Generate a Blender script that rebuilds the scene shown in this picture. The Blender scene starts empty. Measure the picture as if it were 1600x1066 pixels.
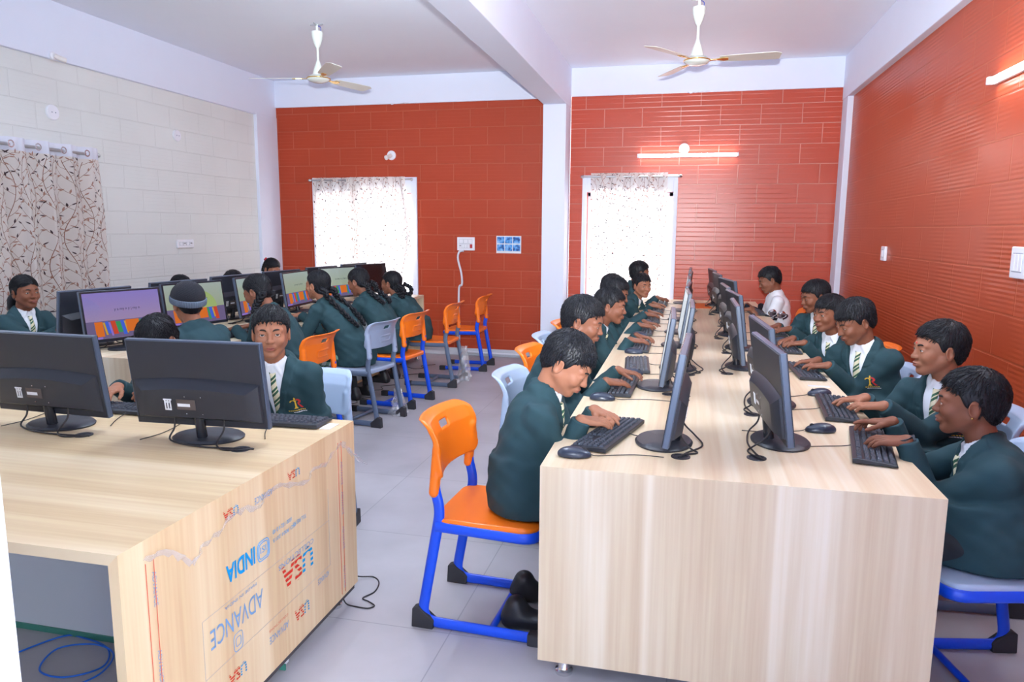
import bpy, bmesh, math, random
import numpy as np
import openvdb
from mathutils import Vector, Matrix

random.seed(7)
scene = bpy.context.scene
COL = scene.collection
PI = math.pi
F32 = np.float32

# ------------------------------------------------------------------ helpers
def lin(c):
    return tuple((x / 12.92 if x <= 0.04045 else ((x + 0.055) / 1.055) ** 2.4) for x in c)

def rgb(r, g, b):
    return lin((r / 255, g / 255, b / 255)) + (1.0,)

def V(*a):
    return np.array(a, dtype=np.float64)

def nrm(v):
    v = np.asarray(v, dtype=np.float64)
    return v / max(np.linalg.norm(v), 1e-9)

class MB:
    """collects geometry for ONE mesh"""
    def __init__(s):
        s.v = []; s.f = []; s.m = []; s.uv = None
    def add(s, vs, fs, mi=0):
        o = len(s.v)
        s.v += [tuple(map(float, p)) for p in vs]
        s.f += [tuple(i + o for i in f) for f in fs]
        s.m += [mi] * len(fs)
        return s
    def box(s, c, d, mi=0, R=None):
        x, y, z = d[0] / 2, d[1] / 2, d[2] / 2
        vs = [(-x, -y, -z), (x, -y, -z), (x, y, -z), (-x, y, -z), (-x, -y, z), (x, -y, z), (x, y, z), (-x, y, z)]
        if R is not None:
            vs = [tuple(np.asarray(R) @ np.array(p)) for p in vs]
        vs = [(p[0] + c[0], p[1] + c[1], p[2] + c[2]) for p in vs]
        return s.add(vs, [(0, 3, 2, 1), (4, 5, 6, 7), (0, 1, 5, 4), (1, 2, 6, 5), (2, 3, 7, 6), (3, 0, 4, 7)], mi)
    def bounds(s, x0, x1, y0, y1, z0, z1, mi=0):
        return s.box(((x0 + x1) / 2, (y0 + y1) / 2, (z0 + z1) / 2), (x1 - x0, y1 - y0, z1 - z0), mi)
    def tube(s, path, r, n=10, mi=0, flat=1.0, up=None, caps=True):
        P = [np.array(p, float) for p in path]
        k = len(P)
        rs = r if hasattr(r, '__len__') else [r] * k
        T = []
        for i in range(k):
            a = P[max(i - 1, 0)]; b = P[min(i + 1, k - 1)]
            T.append(nrm(b - a))
        u = np.array(up, float) if up is not None else (V(0, 0, 1) if abs(T[0][2]) < .9 else V(1, 0, 0))
        vs = []
        for i in range(k):
            w = u - T[i] * (u @ T[i])
            if np.linalg.norm(w) < 1e-5:
                w = V(1, 0, 0) - T[i] * T[i][0]
            a = nrm(w); b = np.cross(T[i], a)
            if up is None:
                u = a
            for j in range(n):
                t = 2 * PI * j / n
                vs.append(P[i] + rs[i] * (math.cos(t) * a + flat * math.sin(t) * b))
        fs = []
        for i in range(k - 1):
            for j in range(n):
                j2 = (j + 1) % n
                fs.append((i * n + j, i * n + j2, (i + 1) * n + j2, (i + 1) * n + j))
        if caps:
            fs.append(tuple(range(n - 1, -1, -1)))
            fs.append(tuple((k - 1) * n + j for j in range(n)))
        return s.add(vs, fs, mi)
    def lathe(s, prof, c=(0, 0, 0), n=24, mi=0, sx=1, sy=1):
        """prof list of (r,z) bottom to top"""
        vs = []; fs = []
        for (r, z) in prof:
            for j in range(n):
                t = 2 * PI * j / n
                vs.append((c[0] + sx * r * math.cos(t), c[1] + sy * r * math.sin(t), c[2] + z))
        for i in range(len(prof) - 1):
            for j in range(n):
                j2 = (j + 1) % n
                fs.append((i * n + j, i * n + j2, (i + 1) * n + j2, (i + 1) * n + j))
        fs.append(tuple(range(n - 1, -1, -1)))
        fs.append(tuple((len(prof) - 1) * n + j for j in range(n)))
        return s.add(vs, fs, mi)
    def prism(s, poly, o, ex, ey, ez, h, mi=0):
        """extrude 2D polygon (in ex,ey) along ez by h from origin o"""
        o = np.array(o, float); ex = np.array(ex, float); ey = np.array(ey, float); ez = np.array(ez, float)
        n = len(poly)
        a = [o + p[0] * ex + p[1] * ey for p in poly]
        b = [p + ez * h for p in a]
        fs = [tuple(range(n - 1, -1, -1)), tuple(range(n, 2 * n))]
        fs += [(i, (i + 1) % n, n + (i + 1) % n, n + i) for i in range(n)]
        return s.add(a + b, fs, mi)
    def quad(s, a, b, c, d, mi=0):
        return s.add([a, b, c, d], [(0, 1, 2, 3)], mi)
    def xf(s, M):
        A = np.array(s.v) @ np.array(M)[:3, :3].T + np.array(M)[:3, 3]
        s.v = [tuple(p) for p in A]
        return s
    def build(s, name, mats, parent=None, smooth=None, bevel=None, seg=2, loc=None):
        me = bpy.data.meshes.new(name)
        me.from_pydata(s.v, [], s.f)
        ms = mats if isinstance(mats, (list, tuple)) else [mats]
        for m in ms:
            me.materials.append(m)
        if len(ms) > 1:
            me.polygons.foreach_set('material_index', s.m)
        if smooth is not None:
            me.polygons.foreach_set('use_smooth', [True] * len(me.polygons))
            try:
                me.set_sharp_from_angle(angle=math.radians(smooth))
            except Exception:
                pass
        me.update()
        return link(name, me, parent, loc, bevel, seg)

def link(name, me, parent=None, loc=None, bevel=None, seg=2):
    o = bpy.data.objects.new(name, me)
    COL.objects.link(o)
    if parent is not None:
        o.parent = parent
    if loc is not None:
        o.location = loc
    if bevel:
        b = o.modifiers.new('bevel', 'BEVEL'); b.width = bevel; b.segments = seg
        b.limit_method = 'ANGLE'; b.angle_limit = math.radians(40)
    return o

def tag(o, label, cat, group=None):
    o['label'] = label; o['category'] = cat
    if group: o['group'] = group
    return o

def structure(o, label=None, cat=None):
    o['kind'] = 'structure'
    if label: o['label'] = label
    if cat: o['category'] = cat
    return o

def empty(name, loc=(0, 0, 0), rz=0.0):
    o = bpy.data.objects.new(name, None); COL.objects.link(o)
    o.location = loc; o.rotation_euler = (0, 0, rz); o.empty_display_size = .05
    return o

def dup(root, loc, rz, label=None, group=None):
    """copy a thing with its parts and their sub-parts"""
    def rec(o, parent):
        c = o.copy(); COL.objects.link(c); c.parent = parent
        for ch in list(o.children):
            rec(ch, c)
        return c
    c = root.copy(); COL.objects.link(c)
    c.location = loc; c.rotation_euler = (0, 0, rz)
    for ch in list(root.children):
        rec(ch, c)
    if label: c['label'] = label
    if group: c['group'] = group
    return c

def fillet(pts, r, n=5):
    pts = [np.array(p, float) for p in pts]
    out = [pts[0]]
    for i in range(1, len(pts) - 1):
        a, b, c = pts[i - 1], pts[i], pts[i + 1]
        la = np.linalg.norm(a - b); lc = np.linalg.norm(c - b)
        rr = min(r, la * .48, lc * .48)
        p = b + (a - b) / la * rr; q = b + (c - b) / lc * rr
        for k in range(n + 1):
            t = k / n
            out.append((1 - t) ** 2 * p + 2 * t * (1 - t) * b + t * t * q)
    out.append(pts[-1])
    return out

def spline(pts, n=8):
    """catmull-rom through points"""
    P = [np.array(p, float) for p in pts]
    P = [2 * P[0] - P[1]] + P + [2 * P[-1] - P[-2]]
    out = []
    for i in range(1, len(P) - 2):
        for k in range(n):
            t = k / n
            a, b, c, d = P[i - 1], P[i], P[i + 1], P[i + 2]
            out.append(.5 * ((2 * b) + (c - a) * t + (2 * a - 5 * b + 4 * c - d) * t * t + (3 * b - a - 3 * c + d) * t ** 3))
    out.append(P[-2])
    return out

def text_geo(body, size, offset=0.0):
    """flat text as (verts2d, faces), baseline-left at the origin"""
    cu = bpy.data.curves.new('text', 'FONT')
    cu.body = body; cu.size = size; cu.resolution_u = 3; cu.offset = offset
    o = bpy.data.objects.new('text', cu); COL.objects.link(o)
    dg = bpy.context.evaluated_depsgraph_get(); dg.update()
    me = bpy.data.meshes.new_from_object(o.evaluated_get(dg))
    vs = [tuple(v.co) for v in me.vertices]; fs = [tuple(p.vertices) for p in me.polygons]
    bpy.data.objects.remove(o); bpy.data.curves.remove(cu); bpy.data.meshes.remove(me)
    return vs, fs

def text_on(mb, body, size, o, ex, ey, mi=0, width=None, offset=0.0):
    vs, fs = text_geo(body, size, offset)
    if not vs: return
    o = np.array(o, float); ex = np.array(ex, float); ey = np.array(ey, float)
    w = max(v[0] for v in vs)
    k = (width / w) if width else 1.0
    mb.add([o + ex * v[0] * k + ey * v[1] for v in vs], fs, mi)

# ------------------------------------------------------------------ SDF modelling
def sub(P, a):
    return P - np.asarray(a, F32)
def nn(q):
    return np.sqrt(np.einsum('ij,ij->i', q, q))
def cap(P, a, b, ra, rb=None):
    rb = ra if rb is None else rb
    a = np.asarray(a, F32); ab = np.asarray(b, F32) - a
    q = P - a
    t = np.clip(q @ ab / max(float(ab @ ab), 1e-9), 0, 1)
    return nn(q - t[:, None] * ab) - (ra + (rb - ra) * t)
def ell(P, c, r, R=None):
    q = sub(P, c)
    if R is not None:
        q = q @ np.asarray(R, F32)
    r = np.asarray(r, F32)
    k0 = nn(q / r); k1 = nn(q / (r * r))
    return k0 * (k0 - 1) / np.maximum(k1, 1e-6)
def rbox(P, c, h, r, R=None):
    q = sub(P, c)
    if R is not None:
        q = q @ np.asarray(R, F32)
    q = np.abs(q) - (np.asarray(h, F32) - r)
    return nn(np.maximum(q, 0)) + np.minimum(q.max(axis=1), 0) - r
def smin(a, b, k):
    h = np.clip(.5 + .5 * (b - a) / k, 0, 1)
    return b + (a - b) * h - k * h * (1 - h)
def smax(a, b, k):
    return -smin(-a, -b, k)
def sstep(a, b, x):
    t = np.clip((x - a) / (b - a), 0, 1)
    return t * t * (3 - 2 * t)

def bounded(P, c, R, f):
    """evaluate f only inside the sphere (c,R)"""
    d = nn(sub(P, c)) - R
    m = d < 0.0
    out = np.maximum(d, 0) + .02
    if m.any():
        out[m] = f(P[m])
    return out.astype(F32)

def sdf_mesh(f, lo, hi, vox, margin=1.35):
    B = 8; bs = vox * B
    i0 = np.floor(np.asarray(lo) / bs).astype(int); i1 = np.ceil(np.asarray(hi) / bs).astype(int)
    ax = [np.arange(i0[k], i1[k]) for k in range(3)]
    I = np.stack(np.meshgrid(*ax, indexing='ij'), -1).reshape(-1, 3)
    C = ((I + .5) * bs - vox * .5).astype(F32)
    d = f(C); rad = bs * .8661
    near = np.abs(d) < rad * margin + .004
    bg = float(vox * 4)
    g = openvdb.FloatGrid(bg)
    for i in I[d <= -(rad * margin + .004)]:
        a = i * B
        g.fill(tuple(int(x) for x in a), tuple(int(x) for x in a + B - 1), -bg, True)
    NI = I[near]
    o = np.stack(np.meshgrid(*[np.arange(B)] * 3, indexing='ij'), -1).reshape(1, -1, 3)
    for s in range(0, len(NI), 600):
        blk = NI[s:s + 600]
        P = ((blk[:, None, :] * B + o) * vox).astype(F32).reshape(-1, 3)
        D = np.clip(f(P), -bg, bg).astype(F32).reshape(len(blk), B, B, B)
        for k in range(len(blk)):
            g.copyFromArray(np.ascontiguousarray(D[k]), ijk=tuple(int(x) for x in blk[k] * B))
    pts, quads = g.convertToQuads(isovalue=0.0)
    return pts * vox, quads

def np_mesh(name, pts, quads, mat, smooth=True):
    me = bpy.data.meshes.new(name)
    n = len(pts); q = len(quads)
    if q:
        a, b, c, d = (pts[quads[:, k]] for k in range(4))
        vol = np.einsum('ij,ij->i', (a + c) * .5, np.cross(c - a, d - b)).sum()
        if vol < 0:
            quads = quads[:, ::-1]
    me.vertices.add(n); me.vertices.foreach_set('co', np.ascontiguousarray(pts, F32).ravel())
    me.loops.add(q * 4); me.loops.foreach_set('vertex_index', np.ascontiguousarray(quads, np.int32).ravel())
    me.polygons.add(q)
    me.polygons.foreach_set('loop_start', np.arange(0, q * 4, 4, dtype=np.int32))
    if smooth:
        me.polygons.foreach_set('use_smooth', np.ones(q, bool))
    me.update(calc_edges=True)
    for m in (mat if isinstance(mat, (list, tuple)) else [mat]):
        me.materials.append(m)
    return me

def sdf_obj(name, f, lo, hi, vox, mat, parent=None, loc=None):
    p, q = sdf_mesh(f, lo, hi, vox)
    return link(name, np_mesh(name, p, q, mat), parent, loc)

# ------------------------------------------------------------------ materials
def new_mat(name):
    m = bpy.data.materials.new(name); m.use_nodes = True
    nt = m.node_tree; nt.nodes.clear()
    out = nt.nodes.new('ShaderNodeOutputMaterial')
    b = nt.nodes.new('ShaderNodeBsdfPrincipled')
    nt.links.new(b.outputs[0], out.inputs[0])
    return m, nt, b, out

def N(nt, t, **kw):
    n = nt.nodes.new(t)
    for k, v in kw.items():
        if k in n.inputs: n.inputs[k].default_value = v
        else: setattr(n, k, v)
    return n

def coords(nt, scale=(1, 1, 1), rot=(0, 0, 0), kind='Object'):
    tc = nt.nodes.new('ShaderNodeTexCoord'); mp = nt.nodes.new('ShaderNodeMapping')
    nt.links.new(tc.outputs[kind], mp.inputs[0])
    mp.inputs['Scale'].default_value = scale; mp.inputs['Rotation'].default_value = rot
    return mp.outputs[0]

def simple(name, col, rough=.5, metal=0.0, spec=.5, bump=None, var=0.0, coat=0.0):
    m, nt, b, out = new_mat(name)
    b.inputs['Base Color'].default_value = col
    b.inputs['Roughness'].default_value = rough; b.inputs['Metallic'].default_value = metal
    b.inputs['Specular IOR Level'].default_value = spec
    if coat: b.inputs['Coat Weight'].default_value = coat; b.inputs['Coat Roughness'].default_value = .12
    if var or bump:
        sc = bump[0] if bump else 6.0
        nz = N(nt, 'ShaderNodeTexNoise'); nz.inputs['Scale'].default_value = sc; nz.inputs['Detail'].default_value = 4
        nt.links.new(coords(nt), nz.inputs['Vector'])
        if var:
            nz2 = N(nt, 'ShaderNodeTexNoise'); nz2.inputs['Scale'].default_value = 5; nz2.inputs['Detail'].default_value = 3
            nt.links.new(coords(nt), nz2.inputs['Vector'])
            mx = N(nt, 'ShaderNodeMixRGB'); mx.blend_type = 'MIX'
            mx.inputs[1].default_value = tuple(c * (1 - var) for c in col[:3]) + (1,)
            mx.inputs[2].default_value = tuple(min(1, c * (1 + var)) for c in col[:3]) + (1,)
            nt.links.new(nz2.outputs[0], mx.inputs[0]); nt.links.new(mx.outputs[0], b.inputs['Base Color'])
        if bump:
            bp = N(nt, 'ShaderNodeBump'); bp.inputs['Strength'].default_value = bump[1]; bp.inputs['Distance'].default_value = .002
            nt.links.new(nz.outputs[0], bp.inputs['Height']); nt.links.new(bp.outputs[0], b.inputs['Normal'])
    return m

def emit(name, col, s):
    m = bpy.data.materials.new(name); m.use_nodes = True
    nt = m.node_tree; nt.nodes.clear()
    out = nt.nodes.new('ShaderNodeOutputMaterial'); e = nt.nodes.new('ShaderNodeEmission')
    e.inputs[0].default_value = col; e.inputs[1].default_value = s
    nt.links.new(e.outputs[0], out.inputs[0])
    return m

def brick_wall(name, col, line, axis, rough, bh=.205, bw=.41, ribs=5, rib_strength=.5, light=.25, spec=.5, off=(0, 0)):
    """hollow clay blocks painted over: courses, head joints and fine ribs. axis: 'x' wall runs along X, 'y' along Y"""
    m, nt, b, out = new_mat(name)
    tc = nt.nodes.new('ShaderNodeTexCoord'); sp = nt.nodes.new('ShaderNodeSeparateXYZ'); cb = nt.nodes.new('ShaderNodeCombineXYZ')
    nt.links.new(tc.outputs['Object'], sp.inputs[0])
    nt.links.new(sp.outputs[0 if axis == 'x' else 1], cb.inputs[0]); nt.links.new(sp.outputs[2], cb.inputs[1])
    # slight hand-laid waviness of the joints
    nw = N(nt, 'ShaderNodeTexNoise'); nw.inputs['Scale'].default_value = 1.3
    nt.links.new(cb.outputs[0], nw.inputs['Vector'])
    vm = N(nt, 'ShaderNodeVectorMath', operation='MULTIPLY_ADD'); vm.inputs[1].default_value = (.007, .007, 0); vm.inputs[2].default_value = (off[0], off[1], 0)
    nt.links.new(nw.outputs[1], vm.inputs[0])
    va = N(nt, 'ShaderNodeVectorMath', operation='ADD')
    nt.links.new(cb.outputs[0], va.inputs[0]); nt.links.new(vm.outputs[0], va.inputs[1])
    br = nt.nodes.new('ShaderNodeTexBrick')
    br.inputs['Scale'].default_value = 1.0; br.inputs['Brick Width'].default_value = bw; br.inputs['Row Height'].default_value = bh
    br.inputs['Mortar Size'].default_value = .006; br.inputs['Mortar Smooth'].default_value = .3
    br.inputs['Color1'].default_value = (0, 0, 0, 1); br.inputs['Color2'].default_value = (.35, .35, .35, 1); br.inputs['Mortar'].default_value = (1, 1, 1, 1)
    nt.links.new(va.outputs[0], br.inputs['Vector'])
    # ribs: fine horizontal grooves in each course
    s2 = nt.nodes.new('ShaderNodeSeparateXYZ'); nt.links.new(va.outputs[0], s2.inputs[0])
    ml = N(nt, 'ShaderNodeMath', operation='MULTIPLY'); ml.inputs[1].default_value = ribs / bh
    nt.links.new(s2.outputs[1], ml.inputs[0])
    fr = N(nt, 'ShaderNodeMath', operation='FRACT'); nt.links.new(ml.outputs[0], fr.inputs[0])
    rr = N(nt, 'ShaderNodeValToRGB'); e = rr.color_ramp.elements
    e[0].position = 0.0; e[0].color = (1, 1, 1, 1); e[1].position = .16 if ribs < 8 else .5; e[1].color = (0, 0, 0, 1)
    x = rr.color_ramp.elements.new(1.0); x.color = (0, 0, 0, 1) if ribs < 8 else (1, 1, 1, 1)
    nt.links.new(fr.outputs[0], rr.inputs[0])
    # patchy strength of the ribs and paint
    np_ = N(nt, 'ShaderNodeTexNoise'); np_.inputs['Scale'].default_value = 1.7; np_.inputs['Detail'].default_value = 4
    nt.links.new(cb.outputs[0], np_.inputs['Vector'])
    rp = N(nt, 'ShaderNodeMapRange'); rp.inputs['From Min'].default_value = .35; rp.inputs['From Max'].default_value = .65
    nt.links.new(np_.outputs[0], rp.inputs[0])
    mr = N(nt, 'ShaderNodeMath', operation='MULTIPLY'); nt.links.new(rr.outputs[0], mr.inputs[0]); nt.links.new(rp.outputs[0], mr.inputs[1])
    # colour
    mx = N(nt, 'ShaderNodeMixRGB'); mx.inputs[1].default_value = col; mx.inputs[2].default_value = line  # line colour; paler on red walls, painting gloss reflections along joints and ribs
    am = N(nt, 'ShaderNodeMath', operation='MULTIPLY'); am.inputs[1].default_value = light
    ad = N(nt, 'ShaderNodeMath', operation='MAXIMUM')
    nt.links.new(br.outputs['Fac'], ad.inputs[0])
    h2 = N(nt, 'ShaderNodeMath', operation='MULTIPLY'); h2.inputs[1].default_value = .55
    nt.links.new(mr.outputs[0], h2.inputs[0]); nt.links.new(h2.outputs[0], ad.inputs[1])
    nt.links.new(ad.outputs[0], am.inputs[0]); nt.links.new(am.outputs[0], mx.inputs[0])
    m2 = N(nt, 'ShaderNodeMixRGB'); m2.blend_type = 'MULTIPLY'; m2.inputs[0].default_value = .22
    nt.links.new(mx.outputs[0], m2.inputs[1])
    vr = N(nt, 'ShaderNodeTexNoise'); vr.inputs['Scale'].default_value = .9; vr.inputs['Detail'].default_value = 5
    nt.links.new(cb.outputs[0], vr.inputs['Vector']); nt.links.new(vr.outputs[0], m2.inputs[2])
    nt.links.new(m2.outputs[0], b.inputs['Base Color'])
    # relief
    hs = N(nt, 'ShaderNodeMath', operation='MULTIPLY_ADD'); hs.inputs[1].default_value = rib_strength
    nt.links.new(mr.outputs[0], hs.inputs[0]); nt.links.new(br.outputs['Fac'], hs.inputs[2])
    bp = N(nt, 'ShaderNodeBump', invert=True); bp.inputs['Strength'].default_value = .8; bp.inputs['Distance'].default_value = .004
    nt.links.new(hs.outputs[0], bp.inputs['Height']); nt.links.new(bp.outputs[0], b.inputs['Normal'])
    b.inputs['Roughness'].default_value = rough; b.inputs['Specular IOR Level'].default_value = spec
    return m

def wood(name, along, cross, base=(226, 204, 172), light=(238, 224, 198), dark=(208, 180, 146)):
    """pale ash laminate: streaks run along axis `along`, vary over axis `cross` (0,1,2)"""
    m, nt, b, out = new_mat(name)
    sc = [.0, .0, .0]; sc[along] = .3; sc[cross] = 6.0
    n1 = N(nt, 'ShaderNodeTexNoise'); n1.inputs['Scale'].default_value = 1.0; n1.inputs['Detail'].default_value = 3
    nt.links.new(coords(nt, sc), n1.inputs['Vector'])
    sc2 = list(sc); sc2[along] = 1.6; sc2[cross] = 60.0
    n2 = N(nt, 'ShaderNodeTexNoise'); n2.inputs['Scale'].default_value = 1.0; n2.inputs['Detail'].default_value = 5
    nt.links.new(coords(nt, sc2), n2.inputs['Vector'])
    sc3 = list(sc); sc3[along] = .10; sc3[cross] = 10.0
    n3 = N(nt, 'ShaderNodeTexNoise'); n3.inputs['Scale'].default_value = 1.0; n3.inputs['Detail'].default_value = 1
    nt.links.new(coords(nt, sc3), n3.inputs['Vector'])
    r1 = N(nt, 'ShaderNodeValToRGB'); e = r1.color_ramp.elements
    e[0].position = .3; e[0].color = rgb(*dark); e[1].position = .7; e[1].color = rgb(*light)
    x = r1.color_ramp.elements.new(.5); x.color = rgb(*base)
    nt.links.new(n1.outputs[0], r1.inputs[0])
    r3 = N(nt, 'ShaderNodeValToRGB'); e = r3.color_ramp.elements
    e[0].position = .60; e[0].color = (0, 0, 0, 1); e[1].position = .68; e[1].color = (.75, .75, .75, 1)
    nt.links.new(n3.outputs[0], r3.inputs[0])
    mx = N(nt, 'ShaderNodeMixRGB'); mx.inputs[2].default_value = rgb(*light)
    nt.links.new(r3.outputs[0], mx.inputs[0]); nt.links.new(r1.outputs[0], mx.inputs[1])
    ov = N(nt, 'ShaderNodeMixRGB'); ov.blend_type = 'OVERLAY'; ov.inputs[0].default_value = .28
    nt.links.new(mx.outputs[0], ov.inputs[1]); nt.links.new(n2.outputs[0], ov.inputs[2])
    nt.links.new(ov.outputs[0], b.inputs['Base Color'])
    b.inputs['Roughness'].default_value = .42; b.inputs['Specular IOR Level'].default_value = .4
    return m

M = {}
M['white_paint'] = simple('white_paint', rgb(228, 234, 250), .85, var=.015)
M['ceiling_paint'] = simple('ceiling_paint', rgb(238, 243, 255), .9, var=.015)
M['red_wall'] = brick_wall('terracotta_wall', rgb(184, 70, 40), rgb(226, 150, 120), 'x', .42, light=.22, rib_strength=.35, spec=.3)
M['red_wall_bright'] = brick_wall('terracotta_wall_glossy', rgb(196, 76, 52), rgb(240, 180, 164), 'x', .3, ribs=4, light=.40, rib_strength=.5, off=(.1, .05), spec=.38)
M['red_wall_side'] = brick_wall('terracotta_wall_side', rgb(192, 78, 42), rgb(214, 124, 84), 'y', .34, bh=.22, bw=.44, ribs=9, light=.30, rib_strength=.5, spec=.3)
M['cream_wall'] = brick_wall('cream_wall', rgb(238, 241, 239), rgb(222, 225, 222), 'y', .75, bh=.205, bw=.44, ribs=6, light=.22, rib_strength=.3, spec=.2)
M['wood_y'] = wood('ash_wood_long_y', 1, 0)
M['wood_x'] = wood('ash_wood_long_x', 0, 1, base=(212, 188, 150), light=(226, 206, 174), dark=(196, 166, 128))
M['wood_zx'] = wood('ash_wood_upright', 2, 0, base=(214, 194, 164), light=(230, 216, 192), dark=(198, 172, 140))
M['wood_zy'] = wood('ash_wood_upright_side', 2, 1, base=(222, 194, 154), light=(234, 212, 176), dark=(206, 172, 130))
M['panel_grey'] = simple('pale_grey_board', rgb(214, 220, 228), .6)
M['edge_band'] = simple('wood_edge_band', rgb(206, 170, 128), .5)
M['green_glass'] = simple('green_edge', rgb(70, 140, 125), .2)
M['dark_gap'] = simple('dark_plinth', rgb(70, 66, 70), .7)
M['chrome'] = simple('chrome', (.75, .76, .78, 1), .18, 1.0)
M['steel'] = simple('brushed_steel', (.55, .56, .58, 1), .35, 1.0)
M['black_plastic'] = simple('black_plastic', rgb(40, 44, 54), .42, bump=(300, .15))
M['black_gloss'] = simple('black_gloss', rgb(34, 38, 48), .22)
M['bezel'] = simple('bezel_edge', rgb(74, 86, 106), .35)
M['key'] = simple('key_caps', rgb(62, 68, 80), .5)
M['keyboard'] = simple('keyboard_body', rgb(36, 40, 50), .4)
M['mouse'] = simple('mouse_shell', rgb(44, 52, 70), .3)
M['cable'] = simple('black_cable', rgb(40, 38, 42), .45)
M['sticker'] = simple('white_sticker', rgb(228, 230, 236), .5)
M['sticker_brown'] = simple('spec_sticker', rgb(86, 76, 74), .5)
M['orange'] = simple('orange_plastic', rgb(246, 120, 24), .32)
M['seat_grey'] = simple('grey_plastic', rgb(150, 164, 190), .35)
M['seat_light'] = simple('light_blue_grey_plastic', rgb(168, 188, 216), .35)
M['frame_blue'] = simple('blue_steel_tube', rgb(16, 78, 222), .3)
M['frame_grey'] = simple('grey_steel_tube', rgb(92, 106, 130), .35)
M['rubber'] = simple('black_rubber', rgb(44, 44, 50), .6)
M['switch_white'] = simple('switch_white', rgb(236, 238, 246), .35)
M['switch_line'] = simple('switch_gap', rgb(170, 176, 190), .5)
M['switch_red'] = simple('switch_red', rgb(190, 40, 44), .35)
M['switch_dark'] = simple('switch_socket', rgb(60, 58, 64), .5)
M['pvc'] = simple('white_conduit', rgb(220, 224, 236), .4)
M['fan_white'] = simple('fan_enamel', rgb(226, 234, 226), .22)
M['fan_blade'] = simple('fan_blade', rgb(214, 216, 206), .3)
M['gold'] = simple('gold_trim', rgb(226, 186, 110), .25, .9)
M['tube_light'] = emit('tube_glow', (.9, .95, 1, 1), 22.0)
M['tube_fill'] = emit('tube_glow_fill', (.82, .91, 1, 1), 98.0)  # stronger glow for the added out-of-frame fill tubes
M['tube_body'] = simple('tube_body', rgb(240, 240, 246), .4)
M['glass_bulb'] = simple('lamp_holder', rgb(232, 226, 222), .4)
M['black_wool'] = simple('black_wool', rgb(30, 32, 40), .95, bump=(180, .8))
M['grey_wool'] = simple('grey_wool', rgb(98, 112, 130), .95, bump=(180, .8))
M['blazer'] = simple('dark_green_blazer', rgb(41, 68, 75), .8, spec=.25, bump=(35, .35), var=.08)
M['shirt'] = simple('white_shirt', rgb(236, 240, 248), .8, bump=(30, .25))
M['polo_red'] = simple('red_trim', rgb(190, 44, 60), .7)
M['trousers'] = simple('dark_trousers', rgb(34, 42, 48), .85, bump=(40, .3))
M['legging'] = simple('black_legging', rgb(26, 28, 34), .8)
M['shoe'] = simple('black_shoe', rgb(34, 36, 42), .4)
M['hair'] = None
M['gold_thread'] = simple('gold_thread', rgb(230, 190, 60), .6)
M['red_thread'] = simple('red_thread', rgb(214, 50, 50), .6)
M['white_thread'] = simple('white_thread', rgb(220, 224, 230), .6)
M['eye_white'] = simple('eye_white', rgb(190, 184, 182), .6, spec=.15)
M['iris'] = simple('iris', rgb(38, 24, 20), .3)
M['brow'] = simple('brow_hair', rgb(30, 24, 24), .8)
M['red_clip'] = simple('red_hair_clip', rgb(200, 30, 50), .4)
M['yellow_clip'] = simple('yellow_hair_tie', rgb(230, 205, 60), .6)
M['plastic_film'] = None

def skin_mat(name, col, lip):
    m, nt, b, out = new_mat(name)
    at = N(nt, 'ShaderNodeAttribute'); at.attribute_name = 'tint'
    nz = N(nt, 'ShaderNodeTexNoise'); nz.inputs['Scale'].default_value = 22; nz.inputs['Detail'].default_value = 3
    nt.links.new(coords(nt), nz.inputs['Vector'])
    v = N(nt, 'ShaderNodeMixRGB'); v.inputs[1].default_value = tuple(c * .88 for c in col[:3]) + (1,); v.inputs[2].default_value = tuple(c * 1.1 for c in col[:3]) + (1,)
    nt.links.new(nz.outputs[0], v.inputs[0])
    mx = N(nt, 'ShaderNodeMixRGB'); mx.inputs[2].default_value = lip
    nt.links.new(at.outputs['Fac'], mx.inputs[0]); nt.links.new(v.outputs[0], mx.inputs[1])
    nt.links.new(mx.outputs[0], b.inputs['Base Color'])
    b.inputs['Roughness'].default_value = .5; b.inputs['Specular IOR Level'].default_value = .3
    b.inputs['Subsurface Weight'].default_value = .05; b.inputs['Subsurface Radius'].default_value = (.012, .005, .003)
    b.inputs['Subsurface Scale'].default_value = .5
    return m
M['skin_a'] = skin_mat('skin_warm', rgb(160, 108, 84), rgb(146, 84, 76))
M['skin_b'] = skin_mat('skin_brown', rgb(136, 88, 68), rgb(122, 66, 60))
M['skin_c'] = skin_mat('skin_deep', rgb(128, 80, 60), rgb(112, 60, 56))

def hair_mat():
    m, nt, b, out = new_mat('black_hair')
    nz = N(nt, 'ShaderNodeTexNoise'); nz.inputs['Scale'].default_value = 1.0; nz.inputs['Detail'].default_value = 5
    nt.links.new(coords(nt, (60, 260, 120)), nz.inputs['Vector'])
    mx = N(nt, 'ShaderNodeMixRGB'); mx.inputs[1].default_value = rgb(12, 13, 17); mx.inputs[2].default_value = rgb(30, 32, 40)
    nt.links.new(nz.outputs[0], mx.inputs[0]); nt.links.new(mx.outputs[0], b.inputs['Base Color'])
    bp = N(nt, 'ShaderNodeBump'); bp.inputs['Strength'].default_value = .55; bp.inputs['Distance'].default_value = .003
    nt.links.new(nz.outputs[0], bp.inputs['Height']); nt.links.new(bp.outputs[0], b.inputs['Normal'])
    b.inputs['Roughness'].default_value = .45; b.inputs['Specular IOR Level'].default_value = .3
    return m
M['hair'] = hair_mat()

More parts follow.
